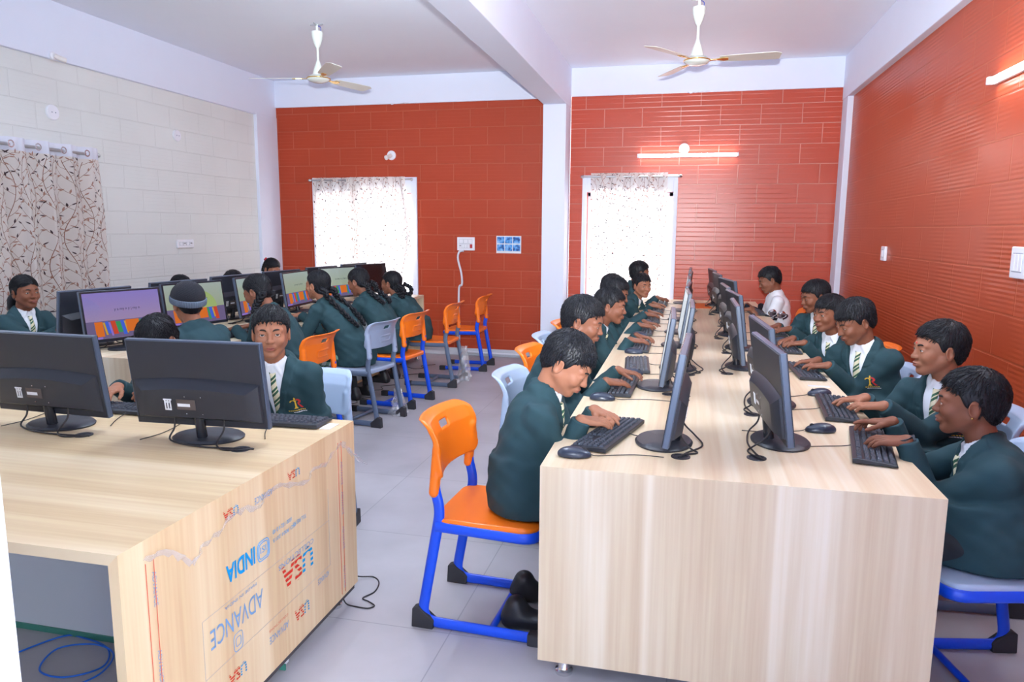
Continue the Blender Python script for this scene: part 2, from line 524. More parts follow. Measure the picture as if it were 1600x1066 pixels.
def stripe_mat(name, cols, freq, rot, kind='UV', rough=.6):
    """hard repeating stripes of the given colours"""
    m, nt, b, out = new_mat(name)
    sp = nt.nodes.new('ShaderNodeSeparateXYZ'); nt.links.new(coords(nt, (freq, freq, freq), (0, 0, rot), kind), sp.inputs[0])
    fr = N(nt, 'ShaderNodeMath', operation='FRACT'); nt.links.new(sp.outputs[0], fr.inputs[0])
    r = N(nt, 'ShaderNodeValToRGB'); r.color_ramp.interpolation = 'CONSTANT'
    e = r.color_ramp.elements
    e[0].position = 0; e[0].color = cols[0][0]
    e[1].position = cols[0][1]; e[1].color = cols[1][0]
    p = cols[0][1]
    for k in range(1, len(cols) - 1):
        p += cols[k][1]
        x = r.color_ramp.elements.new(p); x.color = cols[k + 1][0]
    nt.links.new(fr.outputs[0], r.inputs[0]); nt.links.new(r.outputs[0], b.inputs['Base Color'])
    b.inputs['Roughness'].default_value = rough
    return m
M['tie'] = stripe_mat('striped_tie', [(rgb(226, 218, 186), .42), (rgb(44, 92, 66), .22), (rgb(226, 218, 186), .12), (rgb(44, 92, 66), .24)], 1.0, .0)

def plaid():
    m, nt, b, out = new_mat('green_white_plaid')
    c = coords(nt, (1, 1, 1)); sp = nt.nodes.new('ShaderNodeSeparateXYZ'); nt.links.new(c, sp.inputs[0])
    a = N(nt, 'ShaderNodeMath', operation='ADD'); nt.links.new(sp.outputs[0], a.inputs[0]); nt.links.new(sp.outputs[1], a.inputs[1])
    outs = []
    for src in (a.outputs[0], sp.outputs[2]):
        ml = N(nt, 'ShaderNodeMath', operation='MULTIPLY'); ml.inputs[1].default_value = 16; nt.links.new(src, ml.inputs[0])
        fr = N(nt, 'ShaderNodeMath', operation='FRACT'); nt.links.new(ml.outputs[0], fr.inputs[0])
        gt = N(nt, 'ShaderNodeMath', operation='GREATER_THAN'); gt.inputs[1].default_value = .55; nt.links.new(fr.outputs[0], gt.inputs[0])
        outs.append(gt.outputs[0])
    ad = N(nt, 'ShaderNodeMath', operation='ADD'); nt.links.new(outs[0], ad.inputs[0]); nt.links.new(outs[1], ad.inputs[1])
    hv = N(nt, 'ShaderNodeMath', operation='MULTIPLY'); hv.inputs[1].default_value = .5; nt.links.new(ad.outputs[0], hv.inputs[0])
    r = N(nt, 'ShaderNodeValToRGB'); e = r.color_ramp.elements
    e[0].color = rgb(222, 230, 226); e[1].color = rgb(24, 60, 50); x = r.color_ramp.elements.new(.5); x.color = rgb(120, 160, 140)
    nt.links.new(hv.outputs[0], r.inputs[0]); nt.links.new(r.outputs[0], b.inputs['Base Color'])
    b.inputs['Roughness'].default_value = .85
    return m
M['plaid'] = plaid()

def cloth_mat(name, col, trans=.5):
    m, nt, b, out = new_mat(name)
    nt.nodes.remove(b)
    d = nt.nodes.new('ShaderNodeBsdfDiffuse'); t = nt.nodes.new('ShaderNodeBsdfTranslucent'); mx = nt.nodes.new('ShaderNodeMixShader')
    d.inputs[0].default_value = col; t.inputs[0].default_value = col; mx.inputs[0].default_value = trans
    nt.links.new(d.outputs[0], mx.inputs[1]); nt.links.new(t.outputs[0], mx.inputs[2]); nt.links.new(mx.outputs[0], out.inputs[0])
    return m
M['curtain'] = cloth_mat('curtain_cloth', rgb(240, 234, 230), .45)
M['curtain_stem'] = cloth_mat('curtain_stem_print', rgb(150, 104, 84), .35)
M['leaf_dark'] = cloth_mat('curtain_dark_leaf_print', rgb(84, 70, 74), .3)
M['leaf_rust'] = cloth_mat('curtain_rust_leaf_print', rgb(186, 146, 132), .35)
M['curtain_band'] = cloth_mat('curtain_white_band', rgb(236, 238, 250), .3)

def film():
    m, nt, b, out = new_mat('clear_film')
    nt.nodes.remove(b)
    g = nt.nodes.new('ShaderNodeBsdfGlossy'); g.inputs['Roughness'].default_value = .25; g.inputs[0].default_value = (.95, .95, .98, 1)
    d = nt.nodes.new('ShaderNodeBsdfDiffuse'); d.inputs[0].default_value = rgb(226, 226, 230)
    t = nt.nodes.new('ShaderNodeBsdfTransparent')
    a = nt.nodes.new('ShaderNodeMixShader'); a.inputs[0].default_value = .5
    nt.links.new(g.outputs[0], a.inputs[1]); nt.links.new(d.outputs[0], a.inputs[2])
    c = nt.nodes.new('ShaderNodeMixShader'); c.inputs[0].default_value = .42
    nt.links.new(t.outputs[0], c.inputs[1]); nt.links.new(a.outputs[0], c.inputs[2])
    nt.links.new(c.outputs[0], out.inputs[0])
    return m
M['plastic_film'] = film()
# ------------------------------------------------------------------ the room (metres; camera stands near x=0, y=0, looking along +y)
YB = 8.27; XL = -4.97; XR = 1.56; ZC = 3.26; BEAM = 2.83

def floor_mat():
    m, nt, b, out = new_mat('floor_tiles')
    br = nt.nodes.new('ShaderNodeTexBrick'); br.offset = 0.0
    br.inputs['Scale'].default_value = 1; br.inputs['Brick Width'].default_value = .8; br.inputs['Row Height'].default_value = .8
    br.inputs['Mortar Size'].default_value = .0025; br.inputs['Mortar Smooth'].default_value = .2
    br.inputs['Color1'].default_value = rgb(178, 176, 182); br.inputs['Color2'].default_value = rgb(174, 172, 179); br.inputs['Mortar'].default_value = rgb(150, 149, 156)
    nt.links.new(coords(nt), br.inputs['Vector'])
    n = N(nt, 'ShaderNodeTexNoise'); n.inputs['Scale'].default_value = 2.2; n.inputs['Detail'].default_value = 6
    nt.links.new(coords(nt), n.inputs['Vector'])
    mx = N(nt, 'ShaderNodeMixRGB'); mx.blend_type = 'OVERLAY'; mx.inputs[0].default_value = .3
    nt.links.new(br.outputs[0], mx.inputs[1]); nt.links.new(n.outputs[0], mx.inputs[2]); nt.links.new(mx.outputs[0], b.inputs['Base Color'])
    b.inputs['Roughness'].default_value = .42; b.inputs['Specular IOR Level'].default_value = .35
    return m
structure(MB().bounds(XL - .3, XR + .3, -2.2, YB + .3, -.1, 0).build('floor', floor_mat()))
structure(MB().bounds(XL - .3, XR + .3, -2.2, YB + .3, ZC, ZC + .1).build('ceiling', M['ceiling_paint']))
structure(MB().bounds(XL - .2, XL, .3, .7, 0, BEAM).bounds(XL - .2, XL, .7, YB + .2, 0, BEAM).build('wall_left', M['cream_wall']))
structure(MB().bounds(XL - .2, XL + .035, .3, YB, BEAM - .02, ZC).bounds(XL - .1, XL + .04, 7.83, YB, 0, BEAM).build('trim_1', M['white_paint'], bevel=.006))
structure(MB().bounds(XR, XR + .2, .3, YB + .2, 0, BEAM).build('wall_right', M['red_wall_side']))
structure(MB().bounds(XR - .06, XR + .2, .3, YB, BEAM, ZC).bounds(XR - .055, XR + .1, 8.02, YB, 0, BEAM).build('trim_2', M['white_paint'], bevel=.006))
# centre beam and pillar
structure(MB().bounds(-1.545, -1.295, .3, YB, BEAM, ZC).build('trim_3', M['white_paint'], bevel=.006), 'white painted concrete beam across the ceiling')
structure(MB().bounds(-1.545, -1.295, 7.92, YB, 0, BEAM).build('trim_4', M['white_paint'], bevel=.006), 'white square pillar between the two red walls')
# back walls: two red bays, each with a window opening
def bay(name, x0, x1, wx0, wx1, wz0, wz1, mat):
    b = MB()
    b.bounds(x0, wx0, YB, YB + .2, 0, 2.955).bounds(wx1, x1, YB, YB + .2, 0, 2.955)
    b.bounds(wx0, wx1, YB, YB + .2, 0, wz0).bounds(wx0, wx1, YB, YB + .2, wz1, 2.955)
    return structure(b.build(name, mat))
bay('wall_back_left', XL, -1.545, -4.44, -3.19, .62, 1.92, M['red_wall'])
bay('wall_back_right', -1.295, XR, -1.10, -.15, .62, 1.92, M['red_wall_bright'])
structure(MB().bounds(XL, -1.545, YB - .022, YB + .2, 2.945, ZC).bounds(-1.295, XR, YB - .022, YB + .2, 2.955, ZC).build('trim_5', M['white_paint'], bevel=.006), 'white band above the red walls')
structure(MB().bounds(-4.2, -1.545, YB - .03, YB, 0, .085).build('baseboard_back', simple('pale_skirting', rgb(206, 210, 220), .5), bevel=.006))
# windows: white plaster surround, sash and glass
def window(n, x0, x1, z0, z1, sx0, sx1, sz0, sz1):
    b = MB()
    for (a0, a1, c0, c1) in ((sx0, x0, sz0, sz1), (x1, sx1, sz0, sz1), (x0, x1, sz0, z0), (x0, x1, z1, sz1)):
        b.bounds(a0, a1, YB - .022, YB + .01, c0, c1)
    w = b.build('window_%d' % n, M['white_paint'], bevel=.004)
    structure(w)
    f = MB()
    t = .045; yy = YB + .1
    f.bounds(x0, x0 + t, yy, yy + .05, z0, z1).bounds(x1 - t, x1, yy, yy + .05, z0, z1)
    f.bounds(x0, x1, yy, yy + .05, z0, z0 + t).bounds(x0, x1, yy, yy + .05, z1 - t, z1)
    xm = (x0 + x1) / 2
    f.bounds(xm - .025, xm + .025, yy, yy + .05, z0, z1)
    structure(f.build('window_frame', M['white_paint'], w, bevel=.004))
    g = MB().bounds(x0 + t, x1 - t, yy + .022, yy + .028, z0 + t, z1 - t)
    gm, nt, bb, out = new_mat('window_glass'); nt.nodes.remove(bb)
    tr = nt.nodes.new('ShaderNodeBsdfTransparent'); gl = nt.nodes.new('ShaderNodeBsdfGlossy'); gl.inputs['Roughness'].default_value = .02
    ms = nt.nodes.new('ShaderNodeMixShader'); ms.inputs[0].default_value = .06
    nt.links.new(tr.outputs[0], ms.inputs[1]); nt.links.new(gl.outputs[0], ms.inputs[2]); nt.links.new(ms.outputs[0], out.inputs[0])
    structure(g.build('window_glass', gm, w))
window(1, -4.44, -3.19, .62, 1.92, -4.475, -3.12, .57, 2.105)
window(2, -1.10, -.15, .62, 1.92, -1.15, -.105, .57, 2.105)
# the doorway the photograph is taken from: its white jamb shows along the left edge
structure(MB().bounds(-1.0, -.722, .42, .62, 0, 2.2).build('door_1', M['white_paint'], bevel=.01), 'white door jamb at the left edge of the picture')

structure(MB().bounds(XL - .3, XR + .3, -2.2, -2.0, 0, ZC).build('wall_light_block', M['white_paint']))  # unseen wall added behind the camera to cut light through the doorway
# front wall with the wide doorway the picture is taken from
structure(MB().bounds(XL, -1.0, .42, .62, 0, ZC).bounds(-1.0, 1.0, .42, .62, 2.2, ZC).bounds(1.0, XR, .42, .62, 0, ZC).build('wall_front', M['white_paint']))

# ------------------------------------------------------------------ curtains with a printed leaf trail
def curtain(name, label, W, H, wave, amp, loc, rz, seed, band=0.0, shape=None, leaf=1.0, parent_rod=None):
    """W hung width, H drop; cloth runs along local x, hangs down -z from the origin. shape(u)->pull of the side edge"""
    rnd = random.Random(seed)
    full = W * 1.22
    def pos(u, v, off=0.0):
        # u 0..1 across, v 0..H down
        t = u * W * 2 * PI / wave
        a = amp * (0.65 + .35 * min(1, v / .5))
        y = a * math.sin(t + .5 * math.sin(v * 1.7 + seed)) + .35 * a * math.sin(2.3 * t + v * 1.1)
        x = u * W + .25 * wave * math.sin(2 * t) * .12
        if shape: x = shape(u, v, x)
        return (x, y - off, -v)
    nu, nv = int(W / wave * 18) + 8, 36
    b = MB()
    vs = [pos(i / nu, j / nv * H) for j in range(nv + 1) for i in range(nu + 1)]
    jb = 0
    for j in range(nv):
        for i in range(nu):
            b_v = (j * (nu + 1) + i, (j + 1) * (nu + 1) + i, (j + 1) * (nu + 1) + i + 1, j * (nu + 1) + i + 1)
            b.f.append(b_v); b.m.append(4 if (j + .5) / nv * H < band else 0)
    b.v = vs
    def P(x, z):   # cloth length coordinates -> surface
        return pos(min(max(x / full, 0), 1), min(max(z, 0), H), .0035)
    def ribbon(pts, w0, w1, mi):
        L = []; R = []
        n = len(pts)
        for k, (x, z) in enumerate(pts):
            a = pts[max(k - 1, 0)]; c = pts[min(k + 1, n - 1)]
            dx, dz = c[0] - a[0], c[1] - a[1]; l = math.hypot(dx, dz) or 1
            w = w0 + (w1 - w0) * k / (n - 1)
            L.append(P(x - dz / l * w, z + dx / l * w)); R.append(P(x + dz / l * w, z - dx / l * w))
        b.add(L + R, [(k, k + 1, n + k + 1, n + k) for k in range(n - 1)], mi)
    def leaf_at(x, z, ang, ln, wd, mi):
        pts = []
        for k in range(7):
            t = k / 6
            wv = math.sin(PI * t ** .85) * wd
            pts.append((x + math.cos(ang) * ln * t, z + math.sin(ang) * ln * t, wv))
        L = [P(px - math.sin(ang) * w, pz + math.cos(ang) * w) for px, pz, w in pts]
        R = [P(px + math.sin(ang) * w, pz - math.cos(ang) * w) for px, pz, w in pts]
        b.add(L + R, [(k, k + 1, 7 + k + 1, 7 + k) for k in range(6)], mi)
    x = .06
    while x < full:
        ph = rnd.random() * 6
        stem = [(x + .035 * math.sin(z * 9 + ph), z) for z in np.arange(band + .01, H, .02)]
        ribbon(stem, .0016, .0016, 1)
        z = band + .03 + rnd.random() * .05; side = 1
        while z < H - .04:
            sx = x + .035 * math.sin(z * 9 + ph)
            # a side twig curving up with leaves along it
            ln = .075 + .03 * rnd.random()
            tw = [(sx + side * ln * t, z - .06 * t - .05 * t * t) for t in (0, .25, .5, .75, 1)]
            tw = [(a, max(c, band)) for a, c in tw]
            ribbon(tw, .0013, .0009, 1)
            for k, t in enumerate((.35, .65, 1.0)):
                px = sx + side * ln * t; pz = max(z - .06 * t - .05 * t * t, band + .005)
                for s in ((1,) if k == 0 else (-1,) if k == 1 else (0,)):
                    a = (-.75 if side > 0 else PI + .75) + s * .75 + rnd.uniform(-.25, .25)
                    leaf_at(px, pz, a, .034 * leaf * rnd.uniform(.85, 1.15), .0048 * leaf, rnd.choice((2, 3, 3)))
            side = -side; z += .054
        x += .125
    o = b.build(name, [M['curtain'], M['curtain_stem'], M['leaf_dark'], M['leaf_rust'], M['curtain_band']], smooth=None, loc=loc)
    o.rotation_euler = (0, 0, rz)
    for p in o.data.polygons: p.use_smooth = True
    return tag(o, label, 'curtain')

def rod(name, label, a, b, r=.011):
    a = np.array(a); b = np.array(b); d = nrm(b - a)
    t = empty(name, tuple(a)); tag(t, label, 'curtain rod')
    MB().tube([(0, 0, 0), tuple(b - a)], r, 12).build('pole', M['steel'], t, smooth=40)
    for p, s in ((np.zeros(3), -1), (b - a, 1)):
        MB().tube([tuple(p), tuple(p + d * s * .018), tuple(p + d * s * .035)], [.012, .02, .012], 12).build('finial', M['steel'], t, smooth=40)
    return t

rod('curtain_rod', 'steel curtain rod on the cream wall, through white eyelets', (XL + .07, 4.02, 2.10), (XL + .07, 5.34, 2.10), .013)
cl = curtain('curtain', 'leaf-patterned curtain with white eyelet band on the cream wall', 1.42, 1.75, .235, .045, (XL + .075, 3.93, 2.155), PI / 2, 3, band=.115, leaf=1.0)
for k in range(6):
    yy = .08 + k * .235
    MB().tube([(yy + .024 * math.cos(a) , -.047, -.055 + .024 * math.sin(a)) for a in np.linspace(0, 2 * PI, 15)], .005, 6, caps=False).build('eyelet', M['chrome'], cl, smooth=60)
rod('curtain_rod', 'steel curtain rod over the window of the left red wall', (-4.47, YB - .05, 2.075), (-3.19, YB - .05, 2.075))
curtain('curtain', 'left curtain of the pair on the left red wall window', .60, 1.5, .16, .022, (-4.445, YB - .052, 2.105), 0, 11)
curtain('curtain', 'right curtain of the pair on the left red wall window, its edge tucked in', .76, 1.5, .19, .022, (-3.93, YB - .108, 2.105), 0, 17,
        shape=lambda u, v, x: x - u * .10 * (1 - min(1, abs(v - .66) / .6)) * -1 * 1.0 - u * .06)
rod('curtain_rod', 'steel curtain rod over the window of the right red wall', (-1.13, YB - .05, 2.085), (-.10, YB - .05, 2.085))
curtain('curtain', 'single curtain on the window of the right red wall', .84, 1.5, .17, .022, (-1.05, YB - .055, 2.125), 0, 23)

# ------------------------------------------------------------------ ceiling fans
def fan(loc, angs, label, bend=0):
    t = empty('ceiling_fan', loc); tag(t, label, 'ceiling fan', 'white ceiling fans')
    MB().tube([(0, 0, -.43), (0, 0, 0)], .011, 12).build('down_rod', M['fan_white'], t, smooth=40)
    MB().tube([(-.06, .0, -.004), (0, 0, -.01), (.06, 0, -.004)], .006, 8).tube([(0, -.06, -.004), (0, 0, -.01), (0, .06, -.004)], .006, 8).build('ceiling_hook', M['steel'], t, smooth=40)
    MB().lathe([(.012, -.20), (.022, -.185), (.036, -.15), (.045, -.115), (.050, -.08), (.048, -.062), (.012, -.06)], n=28).build('canopy', M['fan_white'], t, smooth=40)
    MB().tube(spline([(.0, 0, -.01), (.035, .0, -.03), (.03, 0, -.075)]), .003, 6).build('wire', simple('blue_wire', rgb(60, 90, 190), .5), t, smooth=40)
    MB().lathe([(.012, -.30), (.028, -.345), (.042, -.385), (.052, -.425), (.06, -.43)][::-1], n=28).build('motor_neck', M['fan_white'], t, smooth=40)
    MB().lathe([(.01, -.492), (.05, -.488), (.085, -.475), (.098, -.46), (.098, -.452), (.07, -.43), (.02, -.425)], n=36).build('motor', M['fan_white'], t, smooth=50)
    MB().tube([(.0995 * math.cos(a), .0995 * math.sin(a), -.455) for a in np.linspace(0, 2 * PI, 37)], .005, 8, caps=False).build('gold_ring', M['gold'], t, smooth=60)
    for a in angs:
        a = math.radians(a); R = Matrix.Rotation(a, 4, 'Z')
        tilt = Matrix.Translation((0, 0, -.452)) @ Matrix.Rotation(math.radians(-11), 4, 'X')
        b = MB()
        poly = [(.17, -.042), (.20, -.052), (.40, -.062), (.575, -.066), (.62, -.04), (.605, .058), (.575, .066), (.40, .062), (.20, .05), (.17, .042)]
        b.prism(poly, (0, 0, 0), (1, 0, 0), (0, 1, 0), (0, 0, 1), .004)
        b.xf(R @ tilt).build('blade', M['fan_blade'], t, bevel=.0015)
        b = MB().prism([(.085, -.014), (.15, -.01), (.20, -.024), (.235, -.018), (.235, .018), (.20, .024), (.15, .01), (.085, .014)], (0, 0, -.006), (1, 0, 0), (0, 1, 0), (0, 0, 1), .006)
        b.xf(R @ tilt).build('blade_iron', M['gold'], t, bevel=.001)
    return t
fan((-3.211, 6.10, ZC), (70, 190, 310), 'white ceiling fan in the left bay with gold trim')
fan((.028, 6.06, ZC), (-4, 116, 236), 'white ceiling fan in the right bay near the red walls')

# ------------------------------------------------------------------ tube lights, lamp holders, plates, switches
def tube_light(loc, rz, L, label, mat='tube_light'):
    t = empty('tube_light', loc, rz); tag(t, label, 'tube light', 'white tube lights')
    MB().bounds(-L / 2, L / 2, -.022, 0, -.02, .02).build('housing', M['tube_body'], t, bevel=.004)
    MB().tube([(-L / 2 + .012, -.034, 0), (L / 2 - .012, -.034, 0)], .015, 14).build('tube', M[mat], t, smooth=40)
    for s in (-1, 1):
        MB().bounds(s * L / 2 - .012, s * L / 2 + .012, -.052, 0, -.02, .02).build('end_cap', M['tube_body'], t, bevel=.004)
tube_light((-.02, YB, 2.305), 0, 1.04, 'lit white tube light on the right red back wall')
tube_light((XR, 3.90, 2.29), -PI / 2, 1.10, 'lit white tube light on the red side wall')
for (lx, ly, lz, la, lab) in ((XL + .036, 2.6, 3.05, PI / 2, 'on the white band over the cream wall'), (-1.546, 3.0, 2.94, -PI / 2, 'on the near left side of the ceiling beam'), (-1.546, 4.5, 2.94, -PI / 2, 'on the middle left side of the ceiling beam'),
                              (-1.294, 3.4, 3.02, PI / 2, 'on the near right side of the ceiling beam'), (XR - .061, 3.2, 3.1, -PI / 2, 'on the white band over the red side wall')):
    tube_light((lx, ly, lz), la, 1.10, 'added unseen fill tube light ' + lab, 'tube_fill')  # invented fill lamps out of view, added to even out the room light
def round_plate(loc, rz, label, holder=False, r=.055):
    t = empty('lamp_holder' if holder else 'round_plate', loc, rz); tag(t, label, 'lamp holder' if holder else 'wall plate')
    b = MB().lathe([(r, 0), (r, .012), (r * .9, .018), (r * .3, .02)], n=28)
    b.xf(Matrix.Rotation(PI / 2, 4, 'X')).build('plate', M['switch_white'], t, smooth=40)
    if holder:
        MB().tube([(0, -.02, 0), (-.02, -.05, -.02), (-.035, -.09, -.035), (-.037, -.094, -.037)], [.024, .024, .028, .02], 16).build('socket', M['glass_bulb'], t, smooth=40)
    else:
        MB().bounds(-.022, -.014, -.024, -.016, -.004, .004).bounds(.012, .02, -.024, -.016, -.004, .004).build('screw', M['switch_line'], t)
round_plate((-3.436, YB, 2.36), 0, 'white lamp holder above the window on the left red wall', True)
round_plate((-.055, YB, 2.378), 0, 'white round plate just above the tube light on the right red wall')
round_plate((XL, 4.99, 2.40), PI / 2, 'white round cover plate above the leaf curtain on the cream wall', r=.06)
round_plate((XL, 6.46, 2.40), PI / 2, 'white round cover plate in the middle of the cream wall')
# junction stubs at the top band
t = empty('lamp_holder', (XL + .035, 5.0, 2.83), PI / 2); tag(t, 'small white lamp holder on the white band over the cream wall', 'lamp holder')
MB().lathe([(.03, 0), (.03, .02), (.02, .03)], n=20).xf(Matrix.Rotation(PI / 2, 4, 'X')).build('plate', M['switch_white'], t, smooth=40)
MB().tube([(0, -.03, 0), (.03, -.07, -.02), (.05, -.09, -.03)], [.018, .02, .016], 14).build('socket', M['glass_bulb'], t, smooth=40)

def switchboard(loc, rz, w, h, cells, label, red=None, sockets=()):
    """cells: list of rows of switch widths"""
    t = empty('switchboard', loc, rz); tag(t, label, 'switchboard')
    MB().bounds(-w / 2, w / 2, -.022, 0, -h / 2, h / 2).build('plate', M['switch_white'], t, bevel=.006, seg=3)
    nr = len(cells); ch = (h - .045) / nr
    for r_, row in enumerate(cells):
        zc = h / 2 - .0225 - (r_ + .5) * ch
        n = row; cw = (w - .05) / n
        for k in range(n):
            xc = -w / 2 + .025 + (k + .5) * cw
            isred = red == (r_, k); sock = (r_, k) in sockets
            g = MB().bounds(xc - cw * .47, xc + cw * .47, -.0232, -.02, zc - ch * .44, zc + ch * .44)
            g.build('switch_recess', M['switch_line'], t)
            MB().bounds(xc - cw * .42, xc + cw * .42, -.027, -.02, zc - ch * .39, zc + ch * .39).build('switch', M['switch_red'] if isred else M['switch_white'], t, bevel=.002)
            if sock:
                MB().bounds(xc - cw * .25, xc - cw * .08, -.0285, -.026, zc - ch * .05, zc + ch * .25).bounds(xc + cw * .08, xc + cw * .25, -.0285, -.026, zc - ch * .05, zc + ch * .25).build('socket_hole', M['switch_dark'], t)
    return t
sb = switchboard((-2.515, YB, 1.330), 0, .215, .155, [3, 5], 'white switchboard with red switch beside the window on the left red wall', red=(1, 4), sockets=((1, 0),))
switchboard((XL, 6.48, 1.335), PI / 2, .25, .085, [4], 'white four-way switchboard on the cream wall', sockets=((0, 1), (0, 3)))
switchboard((XR, 6.37, 1.33), -PI / 2, .115, .115, [2], 'small white two-way switchboard on the red side wall')
switchboard((XR, 3.92, 1.36), -PI / 2, .16, .15, [3], 'white switchboard on the red side wall, nearer the camera')
# conduit from the switchboard to the floor
x0 = -2.60
cp = [(x0 + .06, YB - .022, 1.25), (x0 + .005, YB - .022, 1.235), (x0 - .012, YB - .022, 1.15), (x0 + .03, YB - .022, .98), (x0 + .035, YB - .022, .85), (x0 + .0, YB - .022, .80), (x0 - .004, YB - .022, .45), (x0 + .0, YB - .022, .2), (x0 + .005, YB - .045, .10), (x0 + .06, YB - .045, .055), (x0 + .3, YB - .045, .04), (x0 + .75, YB - .045, .035), (-1.56, YB - .045, .03)]
tag(MB().tube(spline(cp, 6), .0125, 12).build('conduit_pipe', M['pvc'], smooth=40), 'white conduit pipe from the switchboard down to the floor', 'pipe')
# loose plaster / wiring at the top edge of the red walls
for (px, pz, lab) in ((-3.33, 2.945, 'loose wire ends at the top of the left red wall'), (.06, 2.955, 'loose wire ends at the top of the right red wall')):
    b = MB()
    for k in range(4):
        x = px - .10 + k * .05
        b.tube(spline([(x, YB - .02, pz + .004), (x + .03, YB - .05, pz - .012 + .006 * k), (x + .07, YB - .03, pz + .006), (x + .09, YB - .022, pz - .002)], 4), .0045, 6)
    tag(b.build('loose_wire', M['pvc'], smooth=40), lab, 'wire')
# poster with six blue pictures
t = empty('wall_poster', (-2.0, YB, 1.325)); tag(t, 'paper sheet of six blue pictures on the left red wall near the pillar', 'poster')
MB().bounds(-.148, .148, -.003, 0, -.10, .10).build('paper', M['sticker'], t)
pm, nt, b_, out = new_mat('blue_pictures')
nz = N(nt, 'ShaderNodeTexNoise'); nz.inputs['Scale'].default_value = 22; nz.inputs['Detail'].default_value = 2
nt.links.new(coords(nt), nz.inputs['Vector'])
r = N(nt, 'ShaderNodeValToRGB'); e = r.color_ramp.elements
e[0].position = .36; e[0].color = rgb(34, 70, 140); e[1].position = .66; e[1].color = rgb(150, 200, 240); x = r.color_ramp.elements.new(.5); x.color = rgb(70, 150, 225)
nt.links.new(nz.outputs[0], r.inputs[0]); nt.links.new(r.outputs[0], b_.inputs['Base Color']); b_.inputs['Roughness'].default_value = .35
for i in range(3):
    for j in range(2):
        xc = -.0945 + i * .0945; zc = .052 - j * .088
        MB().bounds(xc - .043, xc + .043, -.0042, -.002, zc - .038, zc + .038).build('picture', pm, t)

# ------------------------------------------------------------------ tables
def mitre_panel(b, y, y_in, x0, x1, z0, zt, th):
    """end panel whose top is cut at 45 degrees to meet the top"""
    o = [(x0, y, z0), (x0, y, zt), (x0, y_in, zt - th), (x0, y_in, z0), (x1, y, z0), (x1, y, zt), (x1, y_in, zt - th), (x1, y_in, z0)]
    b.add(o, [(0, 1, 2, 3), (7, 6, 5, 4), (0, 4, 5, 1), (1, 5, 6, 2), (2, 6, 7, 3), (3, 7, 4, 0)])
    return b
def foot(parent, x, y, z1):
    MB().lathe([(.030, 0), (.030, .012), (.022, .016), (.019, .02), (.019, z1)], (x, y, 0), 20).build('foot', M['chrome'], parent, smooth=40)
def grommet(parent, x, y, zt):
    MB().lathe([(.032, 0), (.032, .003), (.024, .0035), (.022, .001)], (x, y, zt), 24).build('cable_grommet', M['black_plastic'], parent, smooth=40)

def long_table(label, x0, x1, y0, y1, feet, grommets, grey_ends=False, shelf=True, divs=()):
    """table running along Y; built about its floor centre"""
    cx, cy = (x0 + x1) / 2, (y0 + y1) / 2
    t = empty('computer_table', (cx, cy, 0)); tag(t, label, 'table')
    a, c = x0 - cx, x1 - cx; d, e = y0 - cy, y1 - cy; th = .028; zt = .75
    b = MB()
    b.add([(a, d, zt), (c, d, zt), (c, e, zt), (a, e, zt), (a, d + th, zt - th), (c, d + th, zt - th), (c, e - th, zt - th), (a, e - th, zt - th)],
          [(0, 1, 2, 3), (7, 6, 5, 4), (0, 4, 5, 1), (1, 5, 6, 2), (2, 6, 7, 3), (3, 7, 4, 0)])
    b.build('table_top', M['wood_y'], t)
    mitre_panel(MB(), d, d + th, a, c, .075, zt, th).build('end_panel', M['wood_zx'], t)
    mitre_panel(MB(), e, e - th, a, c, .075, zt, th).build('end_panel', M['panel_grey'] if grey_ends else M['wood_zx'], t)
    if grey_ends:
        MB().bounds(c - .03, c - .002, d + th, e - th, zt - th - .0, zt - th + .001).build('edge_band', M['edge_band'], t)
    MB().bounds(-.012, .012, d + th, e - th, .10, zt - th).build('spine_panel', M['panel_grey'], t)
    if shelf:
        MB().bounds(a + .02, c - .004, d + th, e - th, .082, .10).build('foot_shelf', M['panel_grey'], t)
        MB().bounds(c - .004, c, d + th, e - th, .08, .102).build('shelf_edge', M['edge_band'], t)
        for yy in divs:
            MB().bounds(.012, c - .03, yy - cy - .009, yy - cy + .009, .10, zt - th).build('divider', M['panel_grey'], t)
            MB().bounds(c - .03, c - .026, yy - cy - .009, yy - cy + .009, .10, zt - th).build('divider_edge', M['edge_band'], t)
    else:
        MB().bounds(a + .04, c - .04, d + .0, d + .012, .06, .076).build('plinth', M['dark_gap'], t)
    for (x, y) in feet: foot(t, x - cx, y - cy, .085)
    for (x, y) in grommets: grommet(t, x - cx, y - cy, zt)
    return t
AL_ = [(-.046, 2.57), (-.105, 3.52), (-.013, 4.02), (-.03, 4.84), (-.025, 5.49), (-.02, 6.28), (.0, 7.02), (.0, 7.76)]
AR_ = [(.361, 2.68), (.396, 3.285), (.344, 4.16), (.377, 4.84), (.357, 5.46), (.405, 6.16), (.36, 6.97), (.34, 7.66)]
long_table('long ash-wood computer table on the right with boys on both sides', -.424, .757, 2.2, 8.17,
           [(-.345, 2.27), (.68, 2.27), (-.345, 4.2), (.68, 4.2), (-.345, 6.2), (.68, 6.2), (-.345, 8.08), (.68, 8.08)],
           [(x_ + .06, y_ - .16) for x_, y_ in AL_] + [(x_ - .10, y_ - .22) for x_, y_ in AR_])
long_table('ash-wood computer table along the cream wall with girls on both sides', -4.12, -2.9, 3.49, 7.86,
           [(-2.96, y) for y in (3.6, 5.1, 6.45, 7.77)] + [(-4.05, y) for y in (3.6, 5.1, 6.45, 7.77)],
           [(-3.46, y - .20) for y in (3.81, 4.50, 5.22, 5.93, 6.74, 7.46)], grey_ends=False, divs=(5.0, 6.40))

